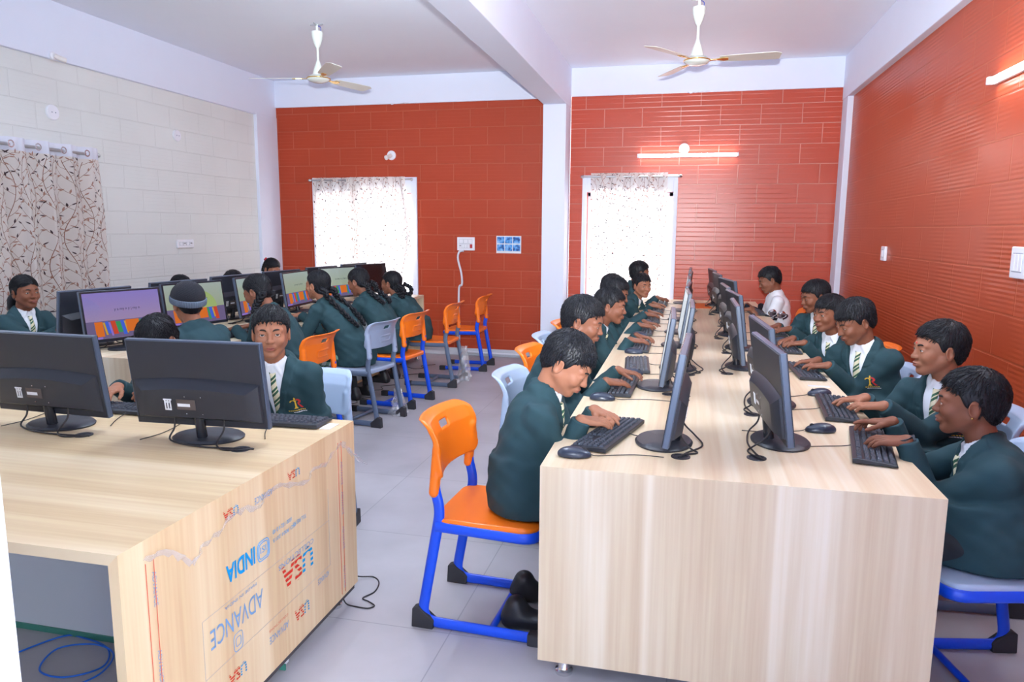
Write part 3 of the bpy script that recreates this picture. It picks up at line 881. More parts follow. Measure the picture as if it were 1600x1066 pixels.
# table B across the front left
tb = empty('computer_table', (-2.7, 1.94, 0)); tag(tb, 'front left ash-wood computer table with printed film on its end', 'table')
def TB(x, y, z=0): return (x + 2.7, y - 1.94, z)
th = .028; zt = .75; ax, cx_ = -4.25 + 2.7, -1.245 + 2.7; d, e = 1.325 - 1.94, 2.56 - 1.94
b = MB()
b.add([(ax, d, zt), (cx_, d, zt), (cx_, e, zt), (ax, e, zt), (ax + th, d, zt - th), (cx_ - th, d, zt - th), (cx_ - th, e, zt - th), (ax + th, e, zt - th)],
      [(0, 1, 2, 3), (7, 6, 5, 4), (0, 4, 5, 1), (1, 5, 6, 2), (2, 6, 7, 3), (3, 7, 4, 0)])
b.build('table_top', M['wood_x'], tb)
for (x, xi) in ((cx_, cx_ - th), (ax, ax + th)):
    o = [(x, d, .075), (x, d, zt), (xi, d, zt - th), (xi, d, .075), (x, e, .075), (x, e, zt), (xi, e, zt - th), (xi, e, .075)]
    MB().add(o, [(0, 1, 2, 3), (7, 6, 5, 4), (0, 4, 5, 1), (1, 5, 6, 2), (2, 6, 7, 3), (3, 7, 4, 0)]).build('end_panel', M['wood_zy'], tb)
MB().bounds(ax + th, cx_ - th, .11, .128, .02, zt - th).build('spine_panel', M['panel_grey'], tb)
MB().bounds(ax + th, cx_ - th, .104, .11, .0, .022).build('panel_edge', M['green_glass'], tb)
for (x, y) in ((-1.31, 1.40), (-1.31, 2.48), (-4.18, 1.40), (-4.18, 2.48)):
    p = TB(x, y); foot(tb, p[0], p[1], .085)
MB().bounds(cx_ - .02, cx_ - .006, d + .03, e - .02, .055, .076).build('plinth', M['dark_gap'], tb)
for (x, y) in ((-1.45, 2.115), (-2.10, 2.125), (-2.95, 2.06)):
    p = TB(x, y); grommet(tb, p[0], p[1], zt)

# printing on the protective film (upside down, as it was stuck on)
pf = MB(); X = -1.2435 + 2.7
def prt(body, y0, y1, z, size, mi, off=0.0):
    """text rotated by 180 degrees: reads from far (y1) to near (y0), letters hanging down from z"""
    text_on(pf, body, size, (X, y1 - 1.94, z), (0, -1, 0), (0, 0, -1), mi, width=(y1 - y0), offset=off)
prt('INDIA', 1.715, 1.862, .535, .075, 0, .002)
prt('ADVANCE', 1.63, 1.89, .385, .085, 1)
prt('ADVANCE', 1.915, 2.03, .20, .035, 1)
prt('ADVANCE', 2.235, 2.32, .24, .03, 1)
prt('ADVANCE', 1.87, 1.97, .685, .03, 1)
prt('COLLECTIONS', 1.985, 2.215, .412, .026, 1)
prt('MADE IN INDIA', 1.70, 1.86, .42, .014, 1)
prt('1800 102 4 0 40', 1.96, 2.08, .545, .02, 2)
prt('TOLL FREE NO.', 2.08, 2.17, .52, .02, 2)
prt('ISO 9001:2015', 1.96, 2.10, .515, .018, 2)
prt('COLLECTIONS', 1.915, 2.03, .225, .012, 3)
# mark: rounded square with strokes
def ring(y, z, w, h, r_, mi):
    pts = [(X, y - 1.94 + w * math.copysign(abs(math.cos(a)) ** .5, math.cos(a)), z + h * math.copysign(abs(math.sin(a)) ** .5, math.sin(a))) for a in np.linspace(0, 2 * PI, 33)]
    pf.tube(pts, r_, 4, mi=mi, caps=False, flat=1)
ring(1.905, .505, .032, .032, .0016, 2); ring(1.905, .505, .025, .025, .0016, 2)
prt('ISI', 1.888, 1.923, .518, .03, 2)
ring(1.755, .285, .022, .028, .0012, 1); ring(1.755, .285, .012, .014, .0012, 1)
for (ya, yb, za, zb) in ((1.60, 2.33, .43, .43), (1.60, 1.60, .43, .12), (1.60, 2.33, .255, .255), (2.33, 2.33, .255, .55)):
    pf.tube([(X, ya - 1.94, za), (X, yb - 1.94, zb)], .0008, 4, mi=4)
for yy in (1.408, 1.436, 2.419, 2.446):
    pf.tube([(X, yy - 1.94, .70 if yy > 2 else .69), (X, yy - 1.94, .09)], .0012, 4, mi=3)
for yy, zz in ((1.428, .66), (1.428, .45), (1.428, .25), (2.438, .62), (2.438, .5), (2.438, .36), (2.438, .2)):
    text_on(pf, 'ADVANCE', .02, (X, yy - 1.94, zz), (0, 0, -1), (0, 1, 0), 1)
mp = [simple('print_cyan', rgb(0, 150, 220), .4), simple('print_pale_blue', rgb(120, 160, 205), .4), simple('print_blue', rgb(90, 165, 220), .4), simple('print_red_line', rgb(214, 96, 70), .4), simple('print_faint', rgb(186, 178, 176), .4)]
pf.build('film_printing', mp, tb)
def usa_mat():
    m, nt, bb, out = new_mat('print_flag_letters'); nt.nodes.remove(bb)
    sp = nt.nodes.new('ShaderNodeSeparateXYZ'); nt.links.new(coords(nt, (1, 1, 1), kind='UV'), sp.inputs[0])
    ml = N(nt, 'ShaderNodeMath', operation='MULTIPLY'); ml.inputs[1].default_value = 4.5; nt.links.new(sp.outputs[1], ml.inputs[0])
    fr = N(nt, 'ShaderNodeMath', operation='FRACT'); nt.links.new(ml.outputs[0], fr.inputs[0])
    g = N(nt, 'ShaderNodeMath', operation='GREATER_THAN'); g.inputs[1].default_value = .42; nt.links.new(fr.outputs[0], g.inputs[0])
    c = N(nt, 'ShaderNodeValToRGB'); c.color_ramp.interpolation = 'CONSTANT'
    c.color_ramp.elements[0].color = rgb(40, 150, 210); c.color_ramp.elements[1].position = .36; c.color_ramp.elements[1].color = rgb(208, 62, 50)
    nt.links.new(sp.outputs[0], c.inputs[0])
    d = nt.nodes.new('ShaderNodeBsdfDiffuse'); nt.links.new(c.outputs[0], d.inputs[0])
    t = nt.nodes.new('ShaderNodeBsdfTransparent'); mx = nt.nodes.new('ShaderNodeMixShader')
    nt.links.new(g.outputs[0], mx.inputs[0]); nt.links.new(t.outputs[0], mx.inputs[1]); nt.links.new(d.outputs[0], mx.inputs[2])
    nt.links.new(mx.outputs[0], out.inputs[0])
    return m
um = usa_mat()
def usa(y0, y1, z, h):
    vs, fs = text_geo('USA', 1.0, .03)
    w = max(v[0] for v in vs); hh = max(v[1] for v in vs)
    o = MB().add([(X, y1 - 1.94 - v[0] / w * (y1 - y0), z - v[1] / hh * h) for v in vs], fs).build('film_printing', um, tb)
    uvl = o.data.uv_layers.new(name='UVMap')
    for lp in o.data.loops:
        v = vs[lp.vertex_index]; uvl.data[lp.index].uv = (v[0] / w, v[1] / hh)
usa(2.0, 2.21, .392, .085)
usa(2.07, 2.17, .205, .045)
usa(1.70, 1.79, .205, .04)
usa(1.715, 1.79, .70, .03)
usa(2.06, 2.14, .70, .03)
# torn edge of the film, a little curled
fm = MB()
edge = [(1.40, .715), (1.47, .70), (1.519, .673), (1.562, .628), (1.59, .632), (1.615, .658), (1.69, .665), (1.75, .69), (1.82, .685), (1.882, .66), (1.93, .69), (1.994, .69), (2.10, .66), (2.184, .635), (2.213, .676), (2.319, .664), (2.38, .69), (2.437, .705), (2.50, .66), (2.555, .60)]
rn = random.Random(5); pts = []
for k in range(len(edge) - 1):
    for q in range(3):
        tt = q / 3; pts.append((edge[k][0] * (1 - tt) + edge[k + 1][0] * tt, edge[k][1] * (1 - tt) + edge[k + 1][1] * tt + rn.uniform(-.004, .004)))
for k in range(len(pts) - 1):
    (ya, za), (yb, zb) = pts[k], pts[k + 1]
    w0 = .012 + .012 * math.sin(k * 1.3) ** 2; w1 = .012 + .012 * math.sin((k + 1) * 1.3) ** 2
    f0 = .008 * (1 + math.sin(k * 2.1)); f1 = .008 * (1 + math.sin((k + 1) * 2.1))
    fm.quad((X + .001, ya - 1.94, za - w0), (X + .001, yb - 1.94, zb - w1), (X + .002 + f1, yb - 1.94, zb), (X + .002 + f0, ya - 1.94, za))
for k in range(9):
    y = 2.50 + .01 * k; fm.tube(spline([(X + .002, y - 1.94, .66 - .01 * k), (X + .012, y - 1.93, .635 - .008 * k), (X + .02, y - 1.915 + .003 * k, .63 - .01 * k)], 3), .0016, 4)
fm.build('torn_film', M['plastic_film'], tb)

# stickers, paper
tag(MB().box((0, 0, .001), (.042, .080, .0016)).build('paper_label', M['sticker'], loc=(-1.297, 2.458, .75)), 'white paper label stuck near the corner of the front left table', 'label')
tag(MB().box((0, 0, .001), (.10, .028, .0016)).build('paper_label', M['sticker'], loc=(.665, 3.73, .75)), 'white paper strip on the right table beside the third keyboard', 'label')
o = tag(MB().prism([(0, 0), (.20, .04), (.14, .52), (.03, .50)], (0, 0, 0), (1, 0, 0), (0, 1, 0), (0, 0, 1), .003).build('orange_folder', simple('orange_card', rgb(238, 110, 20), .5), loc=(.085, 7.27, .7505)), 'orange card folder lying at the far end of the right table', 'folder')

# loose cables on the floor
bl = [(-2.30, 1.78, .004), (-2.187, 2.02, .004), (-2.089, 2.04, .004), (-1.95, 2.00, .006), (-1.887, 1.904, .006), (-1.964, 1.823, .008), (-2.079, 1.838, .008), (-2.12, 1.953, .010), (-2.013, 2.005, .012), (-1.90, 1.97, .012), (-1.86, 1.86, .010), (-1.93, 1.76, .008), (-2.06, 1.74, .006), (-2.10, 1.66, .004)]
tag(MB().tube(spline(bl, 8), .0032, 8).build('network_cable', simple('blue_cable', rgb(30, 110, 220), .4), smooth=60), 'blue network cable coiled on the floor under the front left table', 'cable')
bk = [(-1.33, 2.58, .10), (-1.30, 2.53, .03), (-1.27, 2.502, .004), (-1.22, 2.49, .004), (-1.171, 2.49, .004), (-1.154, 2.515, .004), (-1.19, 2.54, .004), (-1.225, 2.56, .004), (-1.20, 2.62, .004), (-1.215, 2.70, .004), (-1.26, 2.74, .004), (-1.31, 2.70, .02), (-1.34, 2.66, .06)]
tag(MB().tube(spline(bk, 8), .0028, 8).build('loose_cable', M['cable'], smooth=60), 'loose black cord on the floor by the end of the front left table', 'cable')
# ------------------------------------------------------------------ monitors
ORD = ['first', 'second', 'third', 'fourth', 'fifth', 'sixth', 'seventh', 'eighth']
def screen_mat(name, top, bot, s):
    m = bpy.data.materials.new(name); m.use_nodes = True
    nt = m.node_tree; nt.nodes.clear()
    out = nt.nodes.new('ShaderNodeOutputMaterial'); e = nt.nodes.new('ShaderNodeEmission'); e.inputs[1].default_value = s
    sp = nt.nodes.new('ShaderNodeSeparateXYZ'); nt.links.new(coords(nt, kind='Generated'), sp.inputs[0])
    mx = N(nt, 'ShaderNodeMixRGB'); mx.inputs[1].default_value = bot; mx.inputs[2].default_value = top
    nt.links.new(sp.outputs[2], mx.inputs[0]); nt.links.new(mx.outputs[0], e.inputs[0])
    gl = nt.nodes.new('ShaderNodeBsdfGlossy'); gl.inputs['Roughness'].default_value = .08
    ms = nt.nodes.new('ShaderNodeMixShader'); ms.inputs[0].default_value = .06
    nt.links.new(e.outputs[0], ms.inputs[1]); nt.links.new(gl.outputs[0], ms.inputs[2]); nt.links.new(ms.outputs[0], out.inputs[0])
    return m
SCR = {'violet': (screen_mat('screen_violet', rgb(120, 112, 178), rgb(150, 130, 146), .68), True),
       'green': (screen_mat('screen_green', rgb(150, 164, 160), rgb(140, 152, 112), .62), True),
       'pale': (screen_mat('screen_pale', rgb(200, 206, 214), rgb(186, 192, 200), .8), False),  # pale glow stands in for window reflections on the screens
       'dark': (simple('screen_off', rgb(30, 28, 32), .12), False)}
COLB = {k: emit('screen_' + k, c, .58) for k, c in dict(orange=rgb(206, 106, 44), blue=rgb(66, 96, 200), green=rgb(60, 140, 90), red=rgb(190, 70, 50), yellow=rgb(190, 150, 60), lilac=rgb(140, 110, 190), ground=rgb(104, 92, 128), ink=rgb(50, 44, 60), hill=rgb(150, 170, 110)).items()}
MW, MH, MT = .515, .315, .020
def make_monitor(scr, name='monitor', hill=False, side=-1):
    t = empty(name)
    T = Matrix.Translation((-.033, 0, .052 + MH / 2)) @ Matrix.Rotation(math.radians(-8), 4, 'Y')
    MB().bounds(-MT, 0, -MW / 2, MW / 2, -MH / 2, MH / 2).xf(T).build('frame', [M['bezel']], t, bevel=.003)
    f = MB(); e = .014   # bezel ring proud of the screen
    for (y0, y1, z0, z1) in ((-MW / 2 + .002, MW / 2 - .002, MH / 2 - e, MH / 2 - .002), (-MW / 2 + .002, MW / 2 - .002, -MH / 2 + .002, -MH / 2 + e + .006), (-MW / 2 + .002, -MW / 2 + e, -MH / 2 + e, MH / 2 - e), (MW / 2 - e, MW / 2 - .002, -MH / 2 + e, MH / 2 - e)):
        f.bounds(-.001, .003, y0, y1, z0, z1)
    f.xf(T).build('bezel', M['black_gloss'], t, bevel=.001)
    mat, desk = SCR[scr]
    sy, sz0, sz1 = MW / 2 - e, -MH / 2 + e + .006, MH / 2 - e
    s = MB().bounds(-.002, .0006, -sy, sy, sz0, sz1).xf(T).build('screen', mat, t)
    if desk:
        d = MB(); q = lambda y0, y1, z0, z1, mi, x=.0012, sh=0: d.quad((x, y0 + sh, z0), (x, y1 + sh, z0), (x, y1, z1), (x, y0, z1), mi)
        zb = sz0 + .03; zt = sz0 + .105
        ks = list(COLB)
        q(-sy, sy, sz0, zt + .004, ks.index('ground'), .0009)
        if hill:
            d.add([(.00095, 0.02 + .16 * math.cos(a), zt + .13 * math.sin(a)) for a in np.linspace(0, PI, 20)], [tuple(range(20))], ks.index('hill'))
        y = -sy + .05
        for k, (c, w) in enumerate((('orange', .05), ('yellow', .012), ('blue', .02), ('lilac', .012), ('red', .03), ('green', .03), ('blue', .022), ('yellow', .010), ('orange', .085), ('green', .016), ('blue', .026), ('yellow', .012), ('red', .03))):
            q(y, y + w, zb - .015 + .008 * (k % 3), zt - .006 * (k % 2), ks.index(c), .0012 + .00005 * k, .014 if c != 'orange' else .004); y += w + .001
        q(-sy, -sy + .09, sz0, sz0 + .012, ks.index('lilac'), .002)
        vs, fs = text_geo('y a my n y j my n', .024)
        d.add([(.002, -.06 + v[0], .03 + v[1]) for v in vs], fs, ks.index('ink'))
        d.xf(T).build('picture', [COLB[k] for k in ks], s)
    # swollen lower half of the back
    b = MB()
    def ringp(x, w, z0, z1, bulge):
        pts = []
        for k in range(17):
            u = k / 16; pts.append((x, -w + 2 * w * u, z1 + bulge * (1 - (2 * u - 1) ** 2)))
        pts += [(x, w, z0), (x, -w, z0)]
        return pts
    A = ringp(-MT + .001, MW / 2 - .014, -MH / 2 + .024, .012, .014); B_ = ringp(-MT - .012, MW / 2 - .02, -MH / 2 + .03, .006, .014); C_ = ringp(-MT - .034, MW / 2 - .06, -MH / 2 + .045, -.02, .012)
    n = len(A)
    b.add(A + B_ + C_, [(i, (i + 1) % n, n + (i + 1) % n, n + i) for i in range(n)] + [(n + i, n + (i + 1) % n, 2 * n + (i + 1) % n, 2 * n + i) for i in range(n)] + [tuple(range(2 * n, 3 * n))])
    back = b.xf(T).build('back_cover', M['black_plastic'], t, smooth=35)
    MB().bounds(-MT - .004, -MT + .002, -MW / 2 + .006, MW / 2 - .006, -MH / 2 + .004, MH / 2 - .004).xf(T).build('back_panel', M['black_plastic'], t, bevel=.002)
    X_ = -MT - .0345
    MB().bounds(X_ - .0006, X_ + .002, -.006, .066, -.084, -.046).xf(T).build('spec_sticker', M['sticker_brown'], back)
    g = MB().bounds(X_ - .0012, X_ + .001, .014, .062, -.072, -.061)
    g.xf(T).build('bar_label', M['sticker'], back)
    g = MB()   # small white capital-shaped sticker with two dark windows left between its strokes
    yy = .10; k_ = 1.3
    for (a0, a1, c0, c1) in ((-.012, .012, -.054, -.050), (-.0095, -.006, -.078, -.054), (.006, .0095, -.078, -.054), (-.002, .002, -.078, -.054), (-.0095, .0095, -.082, -.078), (-.0095, .0095, -.061, -.057)):
        g.bounds(X_ - .0012, X_ + .001, yy + a0 * k_, yy + a1 * k_, -.064 + (c0 + .064) * k_, -.064 + (c1 + .064) * k_)
    g.xf(T).build('sticker', M['sticker'], back)
    g = MB()
    for sy_ in (-.031, .031):
        for sz_ in (-.035, -.098):
            g.add(*ico((X_ - .0004, sy_, sz_), .0026))
    g.xf(T).build('screw', M['chrome'], back)
    # stand
    MB().tube([(-.038, 0, .008), (-.046, 0, .06), (-.054, 0, .12)], [.0185, .0175, .017], 18).build('stand_neck', M['black_gloss'], t, smooth=40)
    MB().lathe([(.128, 0), (.130, .006), (.122, .0125), (.05, .0145), (.02, .0145)], (0.0, 0, 0), 40, sx=.78, sy=1.0).build('stand_base', M['black_plastic'], t, smooth=40)
    # leads from the back down to the grommet behind
    ex, ey = (-.10, -.22) if side < 0 else (-.06, .16)
    for (yy, bow) in ((-.10, .035), (.09, .02)):
        p = [(-.058, yy, .10), (-.064, yy, .05), (-.085 - bow * .5, yy * .95, .012), (-.10 - bow, yy * .5 + ey * .4, .0045), (ex - bow * .8, yy * .15 + ey * .8, .0045), (ex - .004, ey - .01 * side * -1, .004), (ex, ey, -.004)]
        MB().tube(spline(p, 5), .0032, 7).build('cable', M['cable'], t, smooth=60)
    return t
def ico(c, r):
    v = []; f = []
    for j in range(5):
        for i in range(8):
            a = 2 * PI * i / 8; p = -PI / 2 + PI * j / 4
            v.append((c[0] + r * math.cos(p) * math.cos(a), c[1] + r * math.cos(p) * math.sin(a), c[2] + r * math.sin(p)))
    for j in range(4):
        for i in range(8):
            f.append((j * 8 + i, j * 8 + (i + 1) % 8, (j + 1) * 8 + (i + 1) % 8, (j + 1) * 8 + i))
    return v, f

protoM = {}
def monitor(scr, x, y, ang, label, group, hill=False, side=-1):
    key = (scr, hill, side)
    if key not in protoM:
        t = make_monitor(scr, hill=hill, side=side); protoM[key] = t
        t.location = (x, y, .7502); t.rotation_euler = (0, 0, math.radians(ang))
        tag(t, label, 'monitor', group)
        return t
    return dup(protoM[key], (x, y, .7502), math.radians(ang), label, group)

gA = 'black monitors in two rows on the right table'; gC = 'black monitors in two rows on the table by the cream wall'; gB = 'black monitors on the front left table'
# right table, left-hand row: screens face the boys on the left (-x)
def nth(k): return (ORD[k] + ' from the camera') if k else 'nearest the camera'
LA = [(x, y, a) for (x, y), a in zip(AL_, (177.5, 181, 180, 182, 177, 180, 178, 179))]
for k, (x, y, a) in enumerate(LA):
    monitor('pale', x, y, a, 'black monitor facing the left-hand boys on the right table, %s' % nth(k), gA, side=1)
RA = [(x, y, a) for (x, y), a in zip(AR_, (5, 4, 0, 6, 3, 11, 5, 5))]
for k, (x, y, a) in enumerate(RA):
    monitor('dark', x, y, a, 'black monitor facing the right-hand boys on the right table, %s' % nth(k), gA)
# front left table: screens face away
monitor('pale', -1.645, 2.215, 93, 'black monitor before the boy looking at the camera, seen from behind', gB)
monitor('pale', -2.295, 2.225, 88, 'black monitor seen from behind at the far left of the front left table', gB)
# table along the cream wall
for k, (x, y, a, s) in enumerate([(-3.36, 3.81, -18, 'violet'), (-3.36, 4.50, -14, 'green'), (-3.35, 5.22, 6, 'green'), (-3.36, 5.93, 4, 'green'), (-3.36, 6.74, -16, 'green'), (-3.32, 7.46, -14, 'dark')]):
    monitor(s, x, y, a, ['black monitor with a violet screen and coloured building blocks', 'black monitor with a green hill on screen beside the boy in the knitted cap', 'black monitor with green screen in front of the girl in the single braid', 'black monitor with green screen before the girl with two long braids',
                         'black monitor with green screen before the girl with braids looped up', 'black monitor with a switched-off screen that mirrors the red wall'][k], gC, hill=(k == 1))
for k, (x, y, a) in enumerate([(-3.68, 3.86, 172), (-3.66, 4.62, 170), (-3.68, 5.30, 174), (-3.66, 6.02, 172), (-3.66, 6.78, 172), (-3.66, 7.52, 174)]):
    monitor('pale', x, y, a, 'black monitor seen from behind beside the cream wall, %s' % nth(k), gC)

# ------------------------------------------------------------------ keyboards and mice
def make_keyboard():
    t = empty('keyboard')
    W, D = .44, .135
    b = MB()
    prof = [(-D / 2, .004), (-D / 2 + .004, .012), (D / 2 - .012, .021), (D / 2, .018), (D / 2, .004)]
    b.prism([(p[0], p[1]) for p in prof], (0, -W / 2, 0), (1, 0, 0), (0, 0, 1), (0, 1, 0), W)
    b.build('case', M['keyboard'], t, bevel=.002)
    k = MB()
    def key(x, y, w, d=.0155):
        z = .0125 + (x + D / 2) / D * .0085
        a, c = d / 2, w / 2
        vs = [(x - a, y - c, z), (x + a, y - c, z + .001), (x + a, y + c, z + .001), (x - a, y + c, z), (x - a * .72, y - c + .0025, z + .0065), (x + a * .72, y - c + .0025, z + .0075), (x + a * .72, y + c - .0025, z + .0075), (x - a * .72, y + c - .0025, z + .0065)]
        k.add(vs, [(4, 5, 6, 7), (0, 1, 5, 4), (1, 2, 6, 5), (2, 3, 7, 6), (3, 0, 4, 7)])
    u = .0187
    xs = [-.050, -.0315, -.013, .0055, .024, .047]
    rows = [[1.25, 1.25, 1.25, 6.25, 1.25, 1.25, 1.25, 1.25], [2.25] + [1] * 10 + [2.75], [1.75] + [1] * 11 + [2.25], [1.5] + [1] * 12 + [1.5], [1] * 13 + [2], [1, -.8, 1, 1, 1, 1, -.5, 1, 1, 1, 1, -.5, 1, 1, 1, 1]]
    for x, row in zip(xs, rows):
        y = W / 2 - .008
        for w in row:
            if w > 0: key(x, y - w * u / 2, w * u - .0022)
            y -= abs(w) * u
        # navigation block and number pad
        for q in range(3):
            if x in (xs[1], xs[2]) and (x == xs[2] or q != 1): continue
            key(x, W / 2 - .008 - (15.25 + q + .5) * u, u - .0022)
        for q in range(4):
            key(x, W / 2 - .008 - (18.5 + q + .5) * u, u - .0022)
    k.build('keys', M['key'], t)
    for s in (-1, 1):
        MB().bounds(D / 2 - .03, D / 2 - .012, s * .19 - .012, s * .19 + .012, 0, .006).build('foot', M['rubber'], t)
    MB().tube(spline([(D / 2 - .002, .03, .012), (D / 2 + .03, .035, .006), (D / 2 + .09, .06, .0045), (D / 2 + .16, .10, .0045)], 5), .0018, 6).build('cord', M['cable'], t, smooth=60)
    return t
kb0 = make_keyboard(); used_kb = []
def keyboard(x, y, ang, label, group):
    if not used_kb:
        used_kb.append(1); kb0.location = (x, y, .7502); kb0.rotation_euler = (0, 0, math.radians(ang)); return tag(kb0, label, 'keyboard', group)
    return dup(kb0, (x, y, .7502), math.radians(ang), label, group)
def make_mouse():
    t = empty('mouse')
    f = lambda P: smax(smin(ell(P, (-.012, 0, .010), (.042, .029, .024)), ell(P, (.02, 0, .006), (.04, .027, .022)), .02), .0015 - P[:, 2], .003)
    sdf_obj('shell', f, (-.07, -.05, -.01), (.075, .05, .05), .0022, M['mouse'], t)
    MB().tube([(.036, -.004, .0245), (.036, .004, .0245)], .008, 14).build('wheel', M['rubber'], t, smooth=40)
    MB().tube([(.056, 0, .012), (.05, .0, .016), (.02, 0, .0285), (.0, 0, .032)], .0012, 6).build('button_split', M['rubber'], t, smooth=60)
    MB().tube(spline([(.056, 0, .009), (.08, .004, .004), (.14, .02, .0035), (.22, .03, .0035), (.30, .015, .0035)], 5), .0017, 6).build('cord', M['cable'], t, smooth=60)
    return t
ms0 = make_mouse(); used_ms = []
def mouse(x, y, ang, label, group, z=.7502):
    if not used_ms:
        used_ms.append(1); ms0.location = (x, y, z); ms0.rotation_euler = (0, 0, math.radians(ang)); return tag(ms0, label, 'mouse', group)
    return dup(ms0, (x, y, z), math.radians(ang), label, group)
gk = 'black keyboards on the right table'; gm = 'black mice on the right table'
KL = [(-.245, 2.60, -14), (-.27, 3.45, -2), (-.235, 4.03, 4), (-.26, 4.70, 0), (-.27, 5.45, 0), (-.25, 6.18, 2), (-.235, 6.90, 0), (-.22, 7.56, 0)]
for k, (x, y, a) in enumerate(KL):
    keyboard(x, y, a, 'black keyboard on the left edge of the right table, %s' % nth(k), gk)
KR = [(.665, 2.68, 170), (.655, 3.24, 176), (.655, 4.08, 182), (.665, 4.90, 180), (.68, 5.68, 180), (.66, 7.0, 182)]
for k, (x, y, a) in enumerate(KR):
    keyboard(x, y, a, 'black keyboard on the right edge of the right table, %s' % nth(k), gk)
for k, (x, y, a) in enumerate([(-.335, 2.325, 8), (-.335, 3.17, 4), (-.245, 3.79, 2), (-.285, 4.46, 0), (-.295, 5.20, 0), (-.275, 5.93, 0), (-.25, 6.62, 0)]):
    mouse(x, y, a, 'black mouse on the left edge of the right table, %s' % nth(k), gm)
for k, (x, y, a) in enumerate([(.53, 2.86, 190), (.635, 3.52, 200), (.665, 5.22, 180)]):
    mouse(x, y, a, ['black mouse beside the nearest keyboard on the right edge', 'black mouse beside the second keyboard on the right edge', 'black mouse by the hands of the fifth boy on the right'][k], gm)
keyboard(-1.54, 2.46, -88, 'black keyboard of the boy looking at the camera', 'black keyboards on the front left table')
keyboard(-2.19, 2.47, -90, 'black keyboard under the hand of the boy bent behind a monitor', 'black keyboards on the front left table')
mouse(-2.50, 2.44, -90, 'black mouse behind the far left monitor of the front left table', 'black mice on the left tables')
mouse(-1.86, 2.42, -92, 'black mouse behind the monitor of the boy looking at the camera', 'black mice on the left tables')
for k, y in enumerate((3.85, 4.48, 5.15, 5.86, 6.55, 7.35)):
    keyboard(-3.06, y, 180, 'black keyboard on the aisle side of the cream-wall table, %s' % nth(k), 'black keyboards on the cream-wall table')
for k, y in enumerate((4.05, 5.5, 6.35, 7.10)):
    keyboard(-3.95, y, 0, 'black keyboard on the wall side of the cream-wall table, %s' % nth(k), 'black keyboards on the cream-wall table')
mouse(-3.60, 5.62, 0, 'black mouse beside the monitor backs on the cream-wall table', 'black mice on the left tables')
mouse(-3.02, 7.06, 180, 'black mouse at the far aisle corner of the cream-wall table', 'black mice on the left tables')

# ------------------------------------------------------------------ chairs
def chair_frame():
    b = MB()
    for s in (-1, 1):
        y = s * .185
        p = fillet([(-.197, y, .575), (-.196, y, .55), (-.176, y, .47), (-.258, y, .024), (.20, y, .024)], .07, 6)
        b.tube(p, .0135, 12, flat=1.55, up=(0, 1, 0))
    p = fillet([(-.19, -.196, .412), (.194, -.196, .404), (.194, .196, .404), (-.19, .196, .412)], .07, 6)
    b.tube(p, .020, 12, up=(0, 0, 1), flat=.65)
    b.tube([(.02, -.185, .024), (.02, .185, .024)], .013, 12)
    return b
def chair_seat_sdf(P):
    x, y, z = P[:, 0], P[:, 1], P[:, 2]
    zc = .430 - .010 * np.exp(-((x + .02) ** 2 / .018 + y * y / .03)) - .9 * np.maximum(0, x - .11) ** 2 * 2 + .0
    Q = np.stack([x, y, z - zc], 1)
    body = rbox(Q, (-.01, 0, .002), (.205, .20, .012), .0118)
    # round the plan corners
    q = np.stack([x + .01, y], 1); q = np.abs(q) - (np.array([.203, .197], F32) - .07)
    plan = nn(np.maximum(q, 0)) + np.minimum(q.max(1), 0) - .07
    rim = smax(np.maximum(plan, -(plan + .012)), np.abs(z - zc + .006) - .012, .005)
    return smin(smax(body, plan, .008), rim, .006)
def chair_back_sdf(P):
    x, y, z = P[:, 0], P[:, 1], P[:, 2]
    xc = -.206 + 1.15 * y * y - .35 * np.maximum(0, z - .74) - .16 * (z - .65) - .012
    roll = -np.maximum(0, z - .775) ** 2 * 22
    Q = np.stack([x - xc - roll, y, z], 1).astype(F32)
    q = np.stack([y, z - .70], 1); q = np.abs(q) - (np.array([.205, .105], F32) - .04)
    plan = nn(np.maximum(q, 0)) + np.minimum(q.max(1), 0) - .04
    slab = smax(plan, np.abs(Q[:, 0]) - .0075, .006)
    # thicker rolled rim at the top
    rim = smax(np.abs(plan + .008) - .010, np.abs(Q[:, 0]) - .012, .006); rim = smax(rim, .70 - z, .02)
    d = smin(slab, rim, .008)
    sl = np.stack([y, z - .752], 1); sl = np.abs(sl) - np.array([.042, .013], F32) + .008
    slot = nn(np.maximum(sl, 0)) + np.minimum(sl.max(1), 0) - .008
    for s in (-1, 1):
        d = smin(d, cap(P, (-.198, s * .187, .54), (-.186, s * .187, .70), .0205, .0175), .012)
    # raised handle panel low on the back
    pn = np.stack([y + .0, z - .665], 1); pn = np.abs(pn) - np.array([.07, .022], F32) + .012
    panel = nn(np.maximum(pn, 0)) + np.minimum(pn.max(1), 0) - .012
    d = smin(d, smax(np.abs(panel) - .0035, np.abs(Q[:, 0] + .008) - .004, .002), .003)
    return smax(d, -slot, .006)
_p, _q = sdf_mesh(chair_seat_sdf, (-.24, -.22, .36), (.22, .22, .47), .0045)
_bp, _bq = sdf_mesh(chair_back_sdf, (-.31, -.24, .50), (-.12, .24, .84), .0045)
